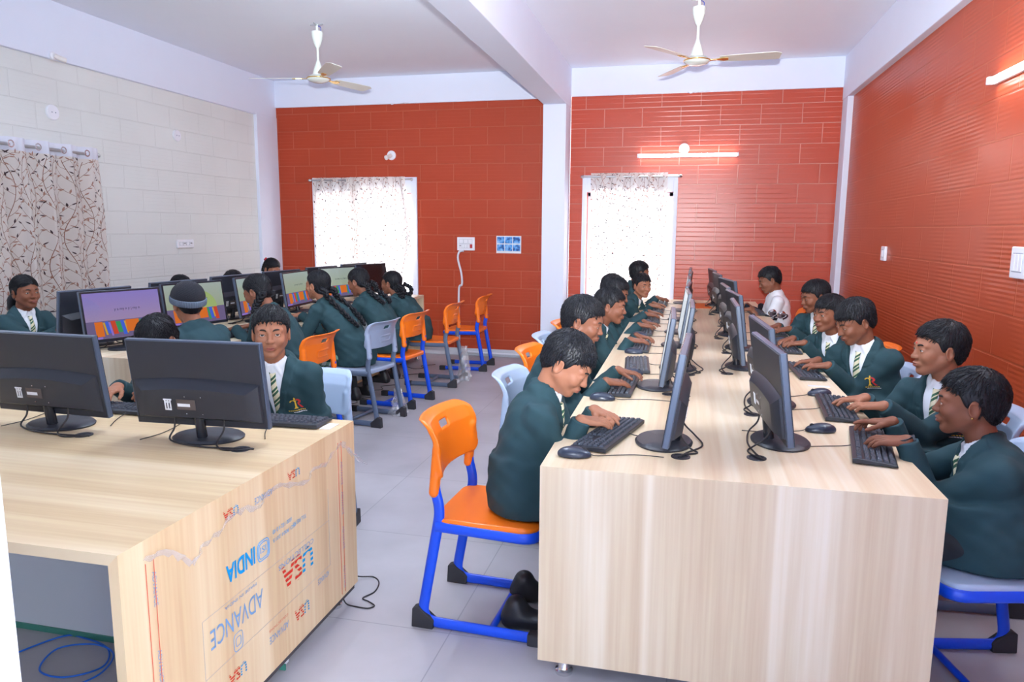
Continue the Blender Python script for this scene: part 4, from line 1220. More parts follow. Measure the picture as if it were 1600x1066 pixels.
def make_chair(pl, fr, name='school_chair'):
    t = empty(name)
    link('seat', np_mesh('seat', _p, _q, M[pl]), t)
    link('backrest', np_mesh('backrest', _bp, _bq, M[pl]), t)
    chair_frame().build('frame', M[fr], t, smooth=45)
    for s in (-1, 1):
        y = s * .185
        g = MB().prism([(-.292, 0), (-.205, 0), (-.20, .035), (-.262, .085), (-.288, .075)], (0, y - .019, .0), (1, 0, 0), (0, 0, 1), (0, 1, 0), .038)
        g.build('rear_foot', M['rubber'], t, bevel=.004)
        MB().bounds(.165, .232, y - .021, y + .021, 0, .046).build('front_foot', M['rubber'], t, bevel=.005)
    return t
protoC = {}
def chair(kind, x, y, ang, label, group='school chairs with plastic seats'):
    if kind not in protoC:
        t = make_chair(*{'orange': ('orange', 'frame_blue'), 'orange_grey': ('orange', 'frame_grey'), 'grey': ('seat_grey', 'frame_grey'), 'light': ('seat_light', 'frame_grey'), 'light_blue': ('seat_light', 'frame_blue')}[kind])
        protoC[kind] = t; t.location = (x, y, 0); t.rotation_euler = (0, 0, math.radians(ang))
        return tag(t, label, 'chair', group)
    return dup(protoC[kind], (x, y, 0), math.radians(ang), label, group)
chair('orange', -.655, 2.60, -3, 'orange chair with blue legs under the boy bent over the nearest keyboard')
chair('light', -.60, 3.44, -4, 'pale blue-grey chair just beyond the nearest orange chair')
chair('orange', -.66, 4.19, -6, 'orange chair beyond the pale chair, beside the white pillar')
for k, (y, c) in enumerate(((4.75, 'light'), (5.45, 'orange'), (6.15, 'light'), (6.85, 'orange'), (7.58, 'light'))):
    chair(c, -.68, y, 0, 'chair on the left of the right table, %s beyond the pillar chair' % ORD[k], 'chairs hidden under the boys on the left of the right table')
chair('light_blue', .975, 2.545, 192, 'pale blue-grey chair with blue legs at the bottom right corner')
chair('light', 1.05, 3.22, 184, 'pale chair under the second boy on the right side')
chair('light', .935, 4.08, 180, 'pale blue-grey chair behind the third boy on the right side')
chair('orange', 1.02, 4.86, 176, 'orange chair behind the smiling boy on the right side')
chair('light', .98, 5.55, 180, 'pale chair under the fifth boy on the right side')
chair('orange', .84, 7.0, 174, 'orange chair behind the boy in the white polo shirt')
chair('light', -1.745, 2.98, -84, 'pale blue-grey chair behind the boy looking at the camera')
chair('orange', -2.40, 3.05, -92, 'orange chair under the boy bent down behind the monitor', 'chairs hidden at the left tables')
chair('light', -2.68, 3.74, 178, 'pale chair under the boy in the knitted cap', 'chairs hidden at the left tables')
chair('orange', -2.58, 4.42, 178, 'orange chair behind the face of the boy looking at the camera')
chair('grey', -2.45, 5.20, 172, 'grey chair with grey legs under the girl with two long braids')
chair('orange', -2.42, 5.80, 174, 'orange chair with blue legs next to the grey chair')
chair('orange_grey', -2.36, 6.66, 180, 'orange chair with grey legs wrapped in plastic, in the aisle')
chair('orange', -2.30, 7.50, 182, 'empty orange chair with blue legs by the white conduit pipe')
for k, y in enumerate((4.05, 5.62, 6.40, 7.12)):
    chair('orange' if k % 2 else 'grey', -4.38, y, 0, 'chair under a child against the cream wall, %s' % nth(k), 'chairs hidden against the cream wall')
# crumpled clear plastic still wrapped round two chair legs
def wrap(loc, label, h, seed):
    rn = random.Random(seed); b = MB(); n = 18; lv = 9
    vs = []
    for j in range(lv):
        z = j / (lv - 1) * h
        r0 = .032 + .05 * (1 - j / (lv - 1)) ** 1.5
        for i in range(n):
            a = 2 * PI * i / n; r = r0 * rn.uniform(.65, 1.25)
            vs.append((r * math.cos(a), r * math.sin(a), max(.003, z + rn.uniform(-.008, .008))))
    b.add(vs, [(j * n + i, j * n + (i + 1) % n, (j + 1) * n + (i + 1) % n, (j + 1) * n + i) for j in range(lv - 1) for i in range(n)])
    return tag(b.build('plastic_wrap', M['plastic_film'], loc=loc), label, 'plastic wrap')
wrap((-2.225, 5.40, .0), 'crumpled clear plastic round the leg of the grey chair', .22, 3)
wrap((-2.115, 6.86, .0), 'crumpled clear plastic round the leg of the orange chair with grey legs', .34, 8)
tag(MB().tube([(-.0, -.17, .014), (.0, 0, .02), (.0, .17, .012)], [.02, .032, .018], 10).build('plastic_wrap', M['plastic_film'], loc=(-2.12, 6.64, 0)), 'clear plastic sheet lying between the legs of the orange chair with grey legs', 'plastic wrap')

# headsets
def headset(loc, rz, label, shiny=False):
    t = empty('headset', loc, rz); tag(t, label, 'headset', 'headsets')
    MB().tube([(0, .075 * math.cos(a), .02 + .07 * math.sin(a)) for a in np.linspace(-.1, PI + .1, 20)], .007, 8).xf(Matrix.Rotation(math.radians(68), 4, 'Y')).build('headband', M['black_gloss'], t, smooth=50)
    for s in (-1, 1):
        e = MB().lathe([(.033, 0), (.036, .008), (.034, .022), (.024, .03)], n=22).xf(Matrix.Translation((0.0, s * .075, .034)) @ Matrix.Rotation(s * -PI / 2 if not shiny else -.9, 4, 'X' if not shiny else 'X'))
        e.build('ear_cup', M['chrome'] if shiny else M['black_gloss'], t, smooth=40)
    MB().tube(spline([(0, .075, .03), (.05, .09, .02), (.10, .07, .012)], 5), .003, 6).build('microphone', M['cable'], t, smooth=60)
    return t
headset((.80, 6.60, .752), .4, 'headset with shiny ear cups on the table before the boy in white', True)
headset((.66, 7.22, .752), 2.2, 'black headset lying behind the one with shiny ear cups')
headset((-3.10, 7.05, .102), 1.0, 'black headset on the foot shelf under the cream-wall table')
b = MB()
for k in range(5):
    y = 4.9 + k * .55
    b.tube(spline([(-2.99, y, .105), (-2.86, y + .05, .05), (-2.80, y + .15, .005), (-2.72, y + .22, .004), (-2.78, y + .34, .004), (-2.66, y + .45, .004)], 5), .003, 6)
tag(b.build('floor_cord', M['cable'], smooth=60), 'black cords trailing on the floor along the cream-wall table', 'cable')
# ------------------------------------------------------------------ people
def basis(yaw, pitch=0.0, roll=0.0):
    """columns: forward, left, up (degrees; pitch > 0 looks down, roll > 0 tips to the left shoulder)"""
    y, p, r = math.radians(yaw), math.radians(pitch), math.radians(roll)
    f = V(math.cos(y) * math.cos(p), math.sin(y) * math.cos(p), -math.sin(p))
    l = V(-math.sin(y), math.cos(y), 0); u = np.cross(f, l)
    l2 = math.cos(r) * l - math.sin(r) * u; u2 = math.sin(r) * l + math.cos(r) * u
    return np.stack([f, l2, u2], 1)

def ik(S, W, L1, L2, pole):
    d = W - S; D = np.linalg.norm(d); D2 = min(D, (L1 + L2) * .995); k = D / ((L1 + L2) * .995)
    if D > D2: L1, L2 = L1 * k, L2 * k; D2 = D * .999
    u = d / D; a = (L1 * L1 - L2 * L2 + D2 * D2) / (2 * D2); h = math.sqrt(max(L1 * L1 - a * a, 0))
    p = pole - u * (pole @ u)
    return S + u * a + nrm(p) * h

def head_sdf(Q, o):
    """Q in head axes (x forward, y left, z up), metres; o = options"""
    x, y, z = Q[:, 0], Q[:, 1], Q[:, 2]
    A = np.stack([x, np.abs(y), z], 1)
    jw = o.get('jaw', 1.0)
    d = ell(Q, (-.012, 0, .028), (.093, .073, .080))
    d = smin(d, ell(Q, (.026, 0, -.030), (.057, .056 * jw, .070)), .03)
    d = smin(d, cap(A, (.0, .048 * jw, -.045), (.055, .013, -.088), .020, .017), .025)
    d = smin(d, ell(Q, (.064, 0, -.094), (.017, .019, .015)), .02)
    d = smin(d, ell(A, (.058, .036, -.030), (.024, .022, .022)), .02)
    d = smin(d, cap(A, (.078, .012, .018), (.066, .044, .015), .010, .008), .014)
    # eye hollows
    d = smax(d, -ell(A, (.097, .032, -.002), (.020, .019, .012)), .012)
    # nose
    d = smin(d, cap(Q, (.079, 0, .004), (.0955, 0, -.030), .0070, .0090), .010)
    d = smin(d, ell(A, (.090, .0105, -.034), (.0105, .0075, .0075)), .006)
    d = smin(d, ell(Q, (.0985, 0, -.033), (.0085, .0085, .008)), .006)
    # mouth
    d = smin(d, ell(Q, (.078, 0, -.062), (.016, .024, .014)), .012)
    d = smin(d, ell(Q, (.090, 0, -.0585), (.0075, .019, .0050)), .004)
    d = smin(d, ell(Q, (.0885, 0, -.0685), (.0075, .016, .0058)), .004)
    d = smax(d, -ell(Q, (.0985, 0, -.0632), (.010, .022, .0013 + o.get('mouth', 0))), .002)
    # lids: a shell over each eyeball with a slit
    e = o.get('lid', .0040)
    lid = ell(A, (.0728, .0315, -.003), (.0134, .0150, .0134))
    slit = ell(A, (.086, .0315, -.0045 - .5 * (.005 - e)), (.014, .0138, e))
    d = smax(smin(d, lid, .007), -smax(slit, -(A[:, 0] - .074), .001), .0012)
    d = smax(d, -smax(slit, -ell(A, (.0735, .0315, -.003), (.0112, .0112, .0112)), .001), .001)
    # ears
    ea = ell(A, (-.012, .0745, -.012), (.019, .0085, .030), basis(18, 0, 0))
    ea = smax(ea, -ell(A, (-.008, .083, -.010), (.011, .007, .019), basis(18, 0, 0)), .004)
    d = smin(d, ea, .006)
    return d

def zcut(x, o):
    fr = o.get('fringe', 0)
    return np.interp(x, [-.12, -.085, -.06, -.03, -.008, .006, .016, .03, .06, .085, .12],
                     [-.085, -.078, -.060, -.020, .012, -.012 + 0, -.004, .030, .052 - .006 * fr, .060 - .010 * fr, .062 - .013 * fr]).astype(F32)

def hair_sdf(Q, o):
    x, y, z = Q[:, 0], Q[:, 1], Q[:, 2]
    vol = o.get('vol', 1.0); st = o.get('hair', 'short')
    k = {'short': .0065, 'girl': .005}.get(st, .007) * vol
    d = ell(Q, (-.014, 0, .030), (.094 + k, .0745 + k * .75, .082 + k * 1.3))
    d = smin(d, ell(Q, (-.03, 0, -.02), (.068 + k * .6, .063 + k * .35, .060)), .02)
    phi = np.arctan2(y, x + .03); pol = np.sqrt((x + .03) ** 2 + y * y)
    s = o.get('seed', 0)
    d = d + (.0007 * np.sin(phi * 47 + 5 * np.sin(z * 50 + s) + s) + .0007 * np.sin(phi * 83 + 110 * pol + s * 2) + .0012 * np.sin(phi * 9 + 40 * z + s * 3)) * (1.0 if st == 'short' else .5)
    if st == 'short':
        pass
    else:
        d = d + .004 * np.exp(-(y / .004) ** 2) * (z > .05)      # centre parting
    d = smax(d, zcut(x, o) * 1.0 + (0 if st == 'short' else np.where(x < .02, -.03, 0.0)) - z - .15 * np.maximum(0, np.abs(y) - .05) * (x > .02), .006)
    # keep the ear clear
    A = np.stack([x, np.abs(y), z], 1)
    if st == 'short':
        d = smax(d, -ell(A, (-.012, .085, -.016), (.023, .022, .030)), .006)
    return d

def hair_strands(o, n, pts):
    """fine locks lying over the hair; pts are hair surface points in head axes"""
    rn = np.random.default_rng(o.get('seed', 0) + 100)
    girl = o.get('hair') == 'girl'; fr = o.get('fringe', 0); sw = o.get('sweep', .3)
    g = lambda P: np.minimum(hair_sdf(P, o), head_sdf(P, o))
    def grad(P):
        e = F32(.0015); out = np.zeros_like(P)
        for k in range(3):
            d = np.zeros(3, F32); d[k] = e
            out[:, k] = g(P + d) - g(P - d)
        return out / np.maximum(nn(out)[:, None], 1e-6)
    P = pts[rn.integers(0, len(pts), n * 2)].astype(F32)
    P = P[P[:, 2] > np.where(P[:, 0] > -.02, .034, -.07)][:n]; n = len(P)
    front = ((P[:, 0] > .015) & (P[:, 2] > .055)).astype(F32)
    L = (.020 + .012 * rn.random(n) + front * (.004 + .034 * fr * (.6 + .4 * rn.random(n)))).astype(F32)
    L = np.where((P[:, 0] > -.015) & (P[:, 2] < .055), L * .42, L).astype(F32)
    if girl: L = L * 1.5
    lift = ((.0012 + .0045 * rn.random(n)) * (.25 if girl else 1.0) * (1 + .5 * front)).astype(F32)
    jit = rn.normal(0, .13 if not girl else .06, (n, 3)).astype(F32)
    S = 6; verts = []; nvs = []
    q = P.copy()
    for k in range(S):
        t = k / (S - 1)
        G = grad(q)
        q = q - G * (g(q) - (.0006 + lift * t * t))[:, None]
        if girl:
            sg = np.where(q[:, 1] >= 0, 1, -1)
            D = np.stack([-.075 - q[:, 0], sg * .055 - q[:, 1], -.03 - q[:, 2]], 1)
        else:
            D = q - np.array([-.055, .012, .10], F32); D[:, 2] -= .02
            D = D / np.maximum(nn(D)[:, None], .02)
            D[:, 0] += front * .8; D[:, 1] += front * sw * .5 + .15 * sw
            D = D + jit
        D = D - G * np.einsum('ij,ij->i', D, G)[:, None]
        D = D / np.maximum(nn(D)[:, None], 1e-6)
        sd = np.cross(G, D); w = (.0021 * (1 - t ** 1.6) + .00015)
        verts.append(np.stack([q + sd * w, q - sd * w, q + G * w * .9], 1))
        q = q + D * (L / (S - 1))[:, None]
    Vv = np.stack(verts, 1)            # n, S, 3, 3
    base = (np.arange(n) * S * 3)[:, None, None]
    k = np.arange(S - 1)[None, :, None] * 3; j = np.arange(3)[None, None, :]; j2 = (j + 1) % 3
    Qd = np.stack([base + k + j, base + k + j2, base + k + 3 + j2, base + k + 3 + j], -1).reshape(-1, 4)
    return Vv.reshape(-1, 3), Qd

def fingers(P, W, fx, up, th, s, curl, spread, lift):
    """palm, four fingers and thumb. W wrist, fx finger direction, up = back of the hand, th = thumb side"""
    d = None; fx = nrm(fx); up = nrm(up - fx * (up @ fx)); th = nrm(th - fx * (th @ fx) - up * (th @ up))
    kx = [.066, .068, .064, .056]; ky = [.0255, .0085, -.0085, -.024]
    ln = [.060, .067, .061, .047]; tips = []
    for i in range(4):
        a = W + th * ky[i] * .55 * s + up * .001; K = W + fx * kx[i] * s + th * ky[i] * s + up * .004
        c = cap(P, a, K, .0135 * s, .0100 * s)
        d = c if d is None else smin(d, c, .010)
    for i in range(4):
        K = W + fx * kx[i] * s + th * ky[i] * s + up * .004
        ang = -lift + curl[i] * .35; side = spread * (ky[i] / .025)
        p = K; r = [.0088, .0080, .0072, .0062]; parts = [.44, .31, .25]
        for j in range(3):
            dr = nrm(fx * math.cos(ang) * math.cos(side) + th * math.sin(side) - up * math.sin(ang))
            q = p + dr * ln[i] * s * parts[j]
            d = smin(d, cap(P, p, q, r[j] * s, r[j + 1] * s), .0025 if j else .005)
            p = q; ang += curl[i] * (.75 if j == 0 else .55)
    p0 = W + fx * .014 * s + th * .016 * s - up * .003; p1 = W + fx * .042 * s + th * .040 * s - up * .008
    p2 = p1 + nrm(fx * .85 + th * .35 - up * .25) * .028 * s; p3 = p2 + nrm(fx * .95 + th * .05 - up * .3) * .022 * s
    d = smin(d, cap(P, p0, p1, .0125 * s, .0098 * s), .010)
    d = smin(d, cap(P, p1, p2, .0092 * s, .0082 * s), .004)
    d = smin(d, cap(P, p2, p3, .0082 * s, .0066 * s), .003)
    return d

def tint_attr(me, pts, C, Rh):
    q = (pts - C) @ Rh
    lip = np.exp(-(np.maximum(0, np.abs(q[:, 1]) - .012) / .006) ** 2) * np.exp(-((q[:, 2] + .0635) / .0075) ** 4) * (q[:, 0] > .078)
    a = me.attributes.new('tint', 'FLOAT', 'POINT'); a.data.foreach_set('value', lip.astype(F32))

def eyeball(parent, c, g, lidcol=None):
    b = MB(); n = 16; rings = [0, .10,   .24, .36, .58, .66, .9, 1.3, 1.9, PI]
    g = nrm(g); a = nrm(np.cross(g, V(0, 0, 1))); e = np.cross(a, g); vs = []; r = .0113
    for t in rings:
        for j in range(n):
            p = 2 * PI * j / n
            vs.append(c + r * (g * math.cos(t) + math.sin(t) * (a * math.cos(p) + e * math.sin(p))))
    fs = []; mi = []
    for i in range(len(rings) - 1):
        for j in range(n):
            fs.append((i * n + j, i * n + (j + 1) % n, (i + 1) * n + (j + 1) % n, (i + 1) * n + j)); mi.append(1 if rings[i + 1] <= .59 else 0)
    b.add(vs, fs); b.m = mi
    o = b.build('eye', [M['eye_white'], M['iris']], parent, smooth=180)
    return o

def braid(parent, path, r0, r1, name='braid'):
    """three strands plaited along a path"""
    P = spline(path, 10); n = len(P); b = MB()
    L = sum(np.linalg.norm(P[i + 1] - P[i]) for i in range(n - 1)); turns = L / (r0 * 3.6)
    up = V(.3, .9, .1)
    for s in range(3):
        pts = []; rs = []
        for i in range(n):
            t = i / (n - 1); T = nrm(P[min(i + 1, n - 1)] - P[max(i - 1, 0)]); a = nrm(np.cross(T, up)); c = np.cross(a, T)
            ph = 2 * PI * (turns * t + s / 3); r = r0 + (r1 - r0) * t
            pts.append(P[i] + a * r * .85 * math.sin(ph) + c * r * .5 * math.sin(2 * ph)); rs.append(r * .62)
        b.tube(spline(pts, 3), [rs[min(int(k / 3), n - 1)] for k in range((n - 1) * 3 + 1)], 8)
    return b.build(name, M['hair'], parent, smooth=70)

def person(label, head, yaw, pitch, hip, heading, L=None, R=None, skin='skin_a', roll=0, o=None, vox=.0036, s=1.0, girl=False, top='blazer',
           tie=True, emblem=True, vdepth=.22, handsopt=None, legs=(.38, .02), Ldir=None, Rdir=None, gaze=None, extra=None, seat=.445, fine=True, shoulder_fwd=.02):
    """head: centre of the skull; hip: x,y on the seat; L, R: world palm positions; heading: the way the chest faces"""
    o = dict(o or {}); o['lid'] = o.get('lid', .0040) * (1.0 if pitch < 10 else .62); base = V(hip[0], hip[1], 0)
    root = empty('person', tuple(base)); tag(root, label, 'person', 'pupils in green blazers' if top == 'blazer' else None)
    Bh = basis(heading); fw, lf = Bh[:, 0], Bh[:, 1]; up = V(0, 0, 1)
    C = V(*head) - base; Rh = basis(yaw, pitch, roll)
    P0 = V(0, 0, seat + .085)
    Bs = C + Rh @ V(-.022, 0, -.062) * s
    u0 = nrm(C - P0)
    Nk = Bs - nrm(u0 * .75 + up * .35) * .092 * s - fw * .016
    ctrl = (P0 + Nk) / 2 - fw * (.022 + .10 * max(0, (Nk - P0) @ fw))
    pts = [(1 - t) ** 2 * P0 + 2 * t * (1 - t) * ctrl + t * t * Nk for t in np.linspace(0, 1, 5)]
    ut = nrm(pts[4] - pts[3]); nt_ = nrm(np.cross(lf, ut)); 
    if nt_ @ fw < 0: nt_ = -nt_
    w = o.get('wide', 1.0) * s
    rx = np.array([.105, .098, .102, .098, .060]) * w; ry = np.array([.150, .142, .152, .150, .085]) * w
    def torso(P, off=0.0):
        d = None
        for i in range(4):
            a, b = pts[i].astype(F32), pts[i + 1].astype(F32); ab = b - a
            q = P - a; t = np.clip(q @ ab / float(ab @ ab), 0, 1); q = q - t[:, None] * ab
            lat = q @ lf.astype(F32); l2 = np.einsum('ij,ij->i', q, q); rest = np.maximum(l2 - lat * lat, 0)
            a_ = rx[i] + (rx[i + 1] - rx[i]) * t + off; b_ = ry[i] + (ry[i + 1] - ry[i]) * t + off
            k = np.sqrt(lat * lat / (b_ * b_) + rest / (a_ * a_)); dd = (k - 1) * np.sqrt(l2) / np.maximum(k, .15)
            dd = np.where(k < .15, -a_, dd)
            d = dd if d is None else smin(d, dd, .012)
        return d
    sh = {}; el = {}; wr = {}; hd = {}
    for k, sg, tgt, dr in (('L', 1, L, Ldir), ('R', -1, R, Rdir)):
        S = Nk - ut * .050 * s + lf * sg * .142 * w + fw * shoulder_fwd
        if tgt is None: tgt = tuple(base + P0 + fw * .30 + lf * sg * .08 + up * .06)
        T = V(*tgt) - base
        D = V(*dr) if dr is not None else nrm(nrm((T - S) * V(1, 1, 0)) * .6 + fw * .6 - lf * sg * .25)
        D = nrm(D); W = T - D * .050 * s + V(0, 0, .012)
        E = ik(S, W, .245 * s, .215 * s, up * -1.0 + lf * sg * .16 - fw * .70)
        if E[2] < seat + .06 and False: E[2] = seat + .06
        sh[k], el[k], wr[k], hd[k] = S, E, W, D
    # ---- skin: head, neck, upper chest, arms and hands in one surface
    tilt = {}
    def hand(P, k, sg):
        rn = random.Random(hash((label, k)) & 0xffff) if False else random.Random(len(label) * 7 + (3 if k == 'L' else 5))
        curl = [.50 + rn.uniform(-.12, .22) for _ in range(4)]
        if handsopt and k in handsopt: curl = handsopt[k]
        fx = nrm(hd[k] - up * .18)
        return fingers(P, wr[k], fx, up + lf * sg * .15, -lf * sg, s, curl, .10, .28)
    def head_w(P):
        Q = ((P - C.astype(F32)) @ Rh.astype(F32)) / s
        d = head_sdf(Q, o) * s
        return smin(d, cap(P, Bs, Nk, .047 * s, .050 * s), .022)
    def skin_f(P):
        d = bounded(P, C * .55 + Bs * .25 + Nk * .2, .215 * s, head_w)
        ch = smin(ell(P, Nk - ut * .05, (.062 * s, .062 * s, .062 * s)), cap(P, sh['L'], sh['R'], .030), .03)
        d = smin(d, ch, .03)
        for k, sg in (('L', 1), ('R', -1)):
            arm = smin(cap(P, sh[k], el[k], .034, .030), cap(P, el[k], wr[k], .032 * s, .0205 * s), .01)
            d = smin(d, arm, .012)
            c = wr[k] + hd[k] * .06
            hdv = bounded(P, c, .145 * s, lambda q, k=k, sg=sg: hand(q, k, sg))
            d = smin(d, hdv, .012)
        return d
    allp = np.array([C + V(.13, .13, .15), C - V(.13, .13, .15), Nk - V(.1, .1, .13), sh['L'], sh['R'], el['L'] + .05, el['L'] - .05, el['R'] + .05, el['R'] - .05] + [wr[k] + hd[k] * .18 for k in 'LR'] + [wr[k] - V(.05, .05, .09) for k in 'LR'] + [wr[k] + V(.05, .05, .05) for k in 'LR'])
    lo, hi = allp.min(0) - .03, allp.max(0) + .03
    p, q = sdf_mesh(skin_f, lo, hi, vox)
    me = np_mesh('body', p, q, M[skin]); tint_attr(me, p, C, Rh)
    body = link('body', me, root)
    # ---- eyes, brows
    for sg in (1, -1):
        g = Rh @ V(1, 0, -.05 - max(0, pitch) * .016) if gaze is None else (V(*gaze) - V(*head))
        eyeball(root, C + Rh @ (V(.0730, sg * .0315, -.003) * s), g)
        b = MB()
        pa = [C + Rh @ (V(xx, sg * yy, zz) * s) for xx, yy, zz in ((.0865, .012, .0135), (.0855, .024, .0185), (.0785, .036, .0185), (.068, .047, .0125))]
        b.tube(spline(pa, 4), [.0022, .0034, .0036, .0036, .0038, .0038, .0036, .0036, .0034, .003, .0024, .0016, .001], 6)
        b.build('eyebrow', M['brow'], root, smooth=80)
    # ---- hair
    if o.get('hair') != 'beanie':
        f = lambda P: hair_sdf(((P - C.astype(F32)) @ Rh.astype(F32)) / s, o) * s
        hp, hq = sdf_mesh(f, C - .15, C + .16, vox)
        loc_ = ((hp - C) @ Rh) / s
        sv, sq = hair_strands(o, int(1100 if vox < .0033 else 600 if vox < .004 else 300), loc_)
        sv = (sv * s) @ Rh.T + C
        link('hair', np_mesh('hair', np.concatenate([hp, sv]), np.concatenate([hq, sq + len(hp)]), M['hair']), root)
    else:
        f = lambda P: hair_sdf(((P - C.astype(F32)) @ Rh.astype(F32)) / s, dict(hair='short', vol=.4)) * s
        sdf_obj('hair', f, C - .15, C + .15, vox * 1.3, M['hair'], root)
        def bean(P):
            Q = ((P - C.astype(F32)) @ Rh.astype(F32)) / s
            d = ell(Q, (-.018, 0, .040), (.112, .094, .094)) + .0012 * np.sin(Q[:, 2] * 600) * np.sin(np.arctan2(Q[:, 1], Q[:, 0]) * 40)
            return smax(d, .030 + Q[:, 0] * .35 - Q[:, 2], .008) * s
        be = sdf_obj('beanie', bean, C - .15, C + .17, vox, M['black_wool'], root)
        def band(P):
            Q = ((P - C.astype(F32)) @ Rh.astype(F32)) / s
            d = np.abs(ell(Q, (-.018, 0, .030), (.112, .094, .120))) - .006 + .0012 * np.sin(np.arctan2(Q[:, 1], Q[:, 0]) * 60)
            return smax(d, np.abs(Q[:, 2] - Q[:, 0] * .35 - .026) - .021, .008) * s
        sdf_obj('brim', band, C - .15, C + .15, vox, M['grey_wool'], be)
    # ---- upper clothes
    aN, uN, nN, lN = Nk.astype(F32), ut.astype(F32), nt_.astype(F32), lf.astype(F32)
    def chest(P):
        q = P - aN
        return q @ lN, -(q @ uN), q @ nN          # lateral, distance down, forward
    def sleeves(P, rr=(.056, .048, .036), cut=.0):
        d = None
        for k in 'LR':
            W2 = wr[k] - nrm(wr[k] - el[k]) * cut
            a = smin(cap(P, sh[k], el[k], rr[0] * s, rr[1] * s), cap(P, el[k], W2, rr[1] * s, rr[2] * s), .012)
            a = smax(a, (P - W2.astype(F32)) @ nrm(W2 - el[k]).astype(F32), .004)
            d = a if d is None else np.minimum(d, a)
        return d
    zf = F32(seat + .002)
    def jacket(P, arms=True):
        la, dn_, fo = chest(P)
        d = torso(P, .010)
        d = smin(d, cap(P, sh['L'], sh['R'], .050 * s, .050 * s), .035)
        q_ = P - P0.astype(F32); fq = q_ @ fw.astype(F32) - .060; lq = q_ @ lf.astype(F32)
        kk = np.sqrt((fq / (.180 * w)) ** 2 + (lq / (.160 * w)) ** 2) + 1e-6
        sk = (kk - 1) * np.sqrt(fq * fq + lq * lq) / np.maximum(kk, .2)
        sk = sk + .06 * np.maximum(0, q_[:, 2] + .02) + .003 * np.sin(np.arctan2(lq, fq) * 7)
        sk = smax(sk, np.abs(q_[:, 2] + .0) - .12, .01)
        d = smin(d, sk, .06)
        # folds
        d = d + .0022 * np.sin(P[:, 0] * 61 + 17 * P[:, 2]) * np.sin(P[:, 2] * 83 + 25 * P[:, 1]) + .0016 * np.sin(P[:, 1] * 95 + 40 * P[:, 2] + P[:, 0] * 30)
        # the V opening with turned lapels
        wv = .060 * s * np.clip(1 - (dn_ + .03) / (vdepth + .03), 0, 1) - np.where(dn_ > vdepth, .02, 0)
        e = np.abs(la) - wv
        lap = sstep(.0, .004, e) * (1 - sstep(.026, .030, e - .012 * (dn_ < .075) + .02 * sstep(.06, .075, dn_) * (dn_ < .085))) * (fo > .0) * (dn_ > -.05) * (dn_ < vdepth + .02)
        d = d - .0050 * lap
        rv = np.maximum(e, -(fo - .01)); rv = np.maximum(rv, -(dn_ + .10))
        d = smax(d, -rv, .004)
        # collar stand round the back of the neck
        for sg in (1, -1):
            d = smin(d, smin(cap(P, Nk + lf * sg * .062 * s + ut * .012 + nt_ * .012, Nk + lf * sg * .045 * s + ut * .030 - nt_ * .035, .011), cap(P, Nk + lf * sg * .045 * s + ut * .030 - nt_ * .035, Nk + ut * .034 - nt_ * .055, .011), .01), .012)
        # neck hole
        d = smax(d, -cap(P, Nk - ut * .02 + nt_ * .012, Nk + ut * .12 + nt_ * .012, .052 * s, .058 * s), .006)
        if arms: d = smin(d, sleeves(P) + .0018 * np.sin(P[:, 0] * 61 + 17 * P[:, 2]) * np.sin(P[:, 2] * 83 + 25 * P[:, 1]), .022)
        return smax(d, zf - P[:, 2], .004)
    def shirt(P):
        la, dn_, fo = chest(P)
        d = torso(P, .001)
        d = smax(d, dn_ - .30, .01)
        ax = nrm(Bs - Nk)
        ck = cap(P, Nk - ax * .01, Nk + ax * .040, .058 * s, .053 * s)
        t = (P - aN) @ ax.astype(F32)
        ck = smax(ck, t - (.040 - .20 * (fo - .0)), .004)
        d = smin(d, ck, .006)
        for sg in (1, -1):   # collar points
            d = smin(d, cap(P, Nk + ax * .022 + nt_ * .052 * s + lf * sg * .018, Nk + nt_ * .064 * s + lf * sg * .036 - ut * .018, .010, .006), .004)
        d = smax(d, -cap(P, Nk, Nk + ax * .12, .0495 * s, .0505 * s), .003)
        return d
    def polo(P):
        la, dn_, fo = chest(P)
        d = torso(P, .006); d = smin(d, cap(P, sh['L'], sh['R'], .046 * s), .035)
        for k in 'LR':
            m_ = sh[k] + (el[k] - sh[k]) * .62
            a = smax(cap(P, sh[k], m_, .050 * s, .052 * s), (P - m_.astype(F32)) @ nrm(el[k] - sh[k]).astype(F32), .004)
            d = smin(d, a, .02)
        d = smin(d, ell(P, P0, (.128 * w, .142 * w, .085)), .03)
        d = d + .0018 * np.sin(P[:, 0] * 61 + 17 * P[:, 2]) * np.sin(P[:, 2] * 83)
        ax = nrm(Bs - Nk); t = (P - aN) @ ax.astype(F32)
        ck = smax(cap(P, Nk - ax * .01, Nk + ax * .035, .060 * s, .055 * s), t - .034, .004)
        d = smin(d, ck, .006); d = smax(d, -cap(P, Nk, Nk + ax * .12, .0495 * s), .003)
        return smax(d, zf - P[:, 2], .01)
    tl = np.array([P0 - .20, P0 + .20, Nk + .16, Nk - .2, sh['L'] + .08, sh['R'] + .08, sh['L'] - .08, sh['R'] - .08] + [el[k] + q_ for k in 'LR' for q_ in (.09, -.09)] + [wr[k] + q_ for k in 'LR' for q_ in (.06, -.06)])
    lo2, hi2 = tl.min(0), tl.max(0); lo2[2] = max(lo2[2], seat - .03)
    vc = max(.0050, vox * 1.35)
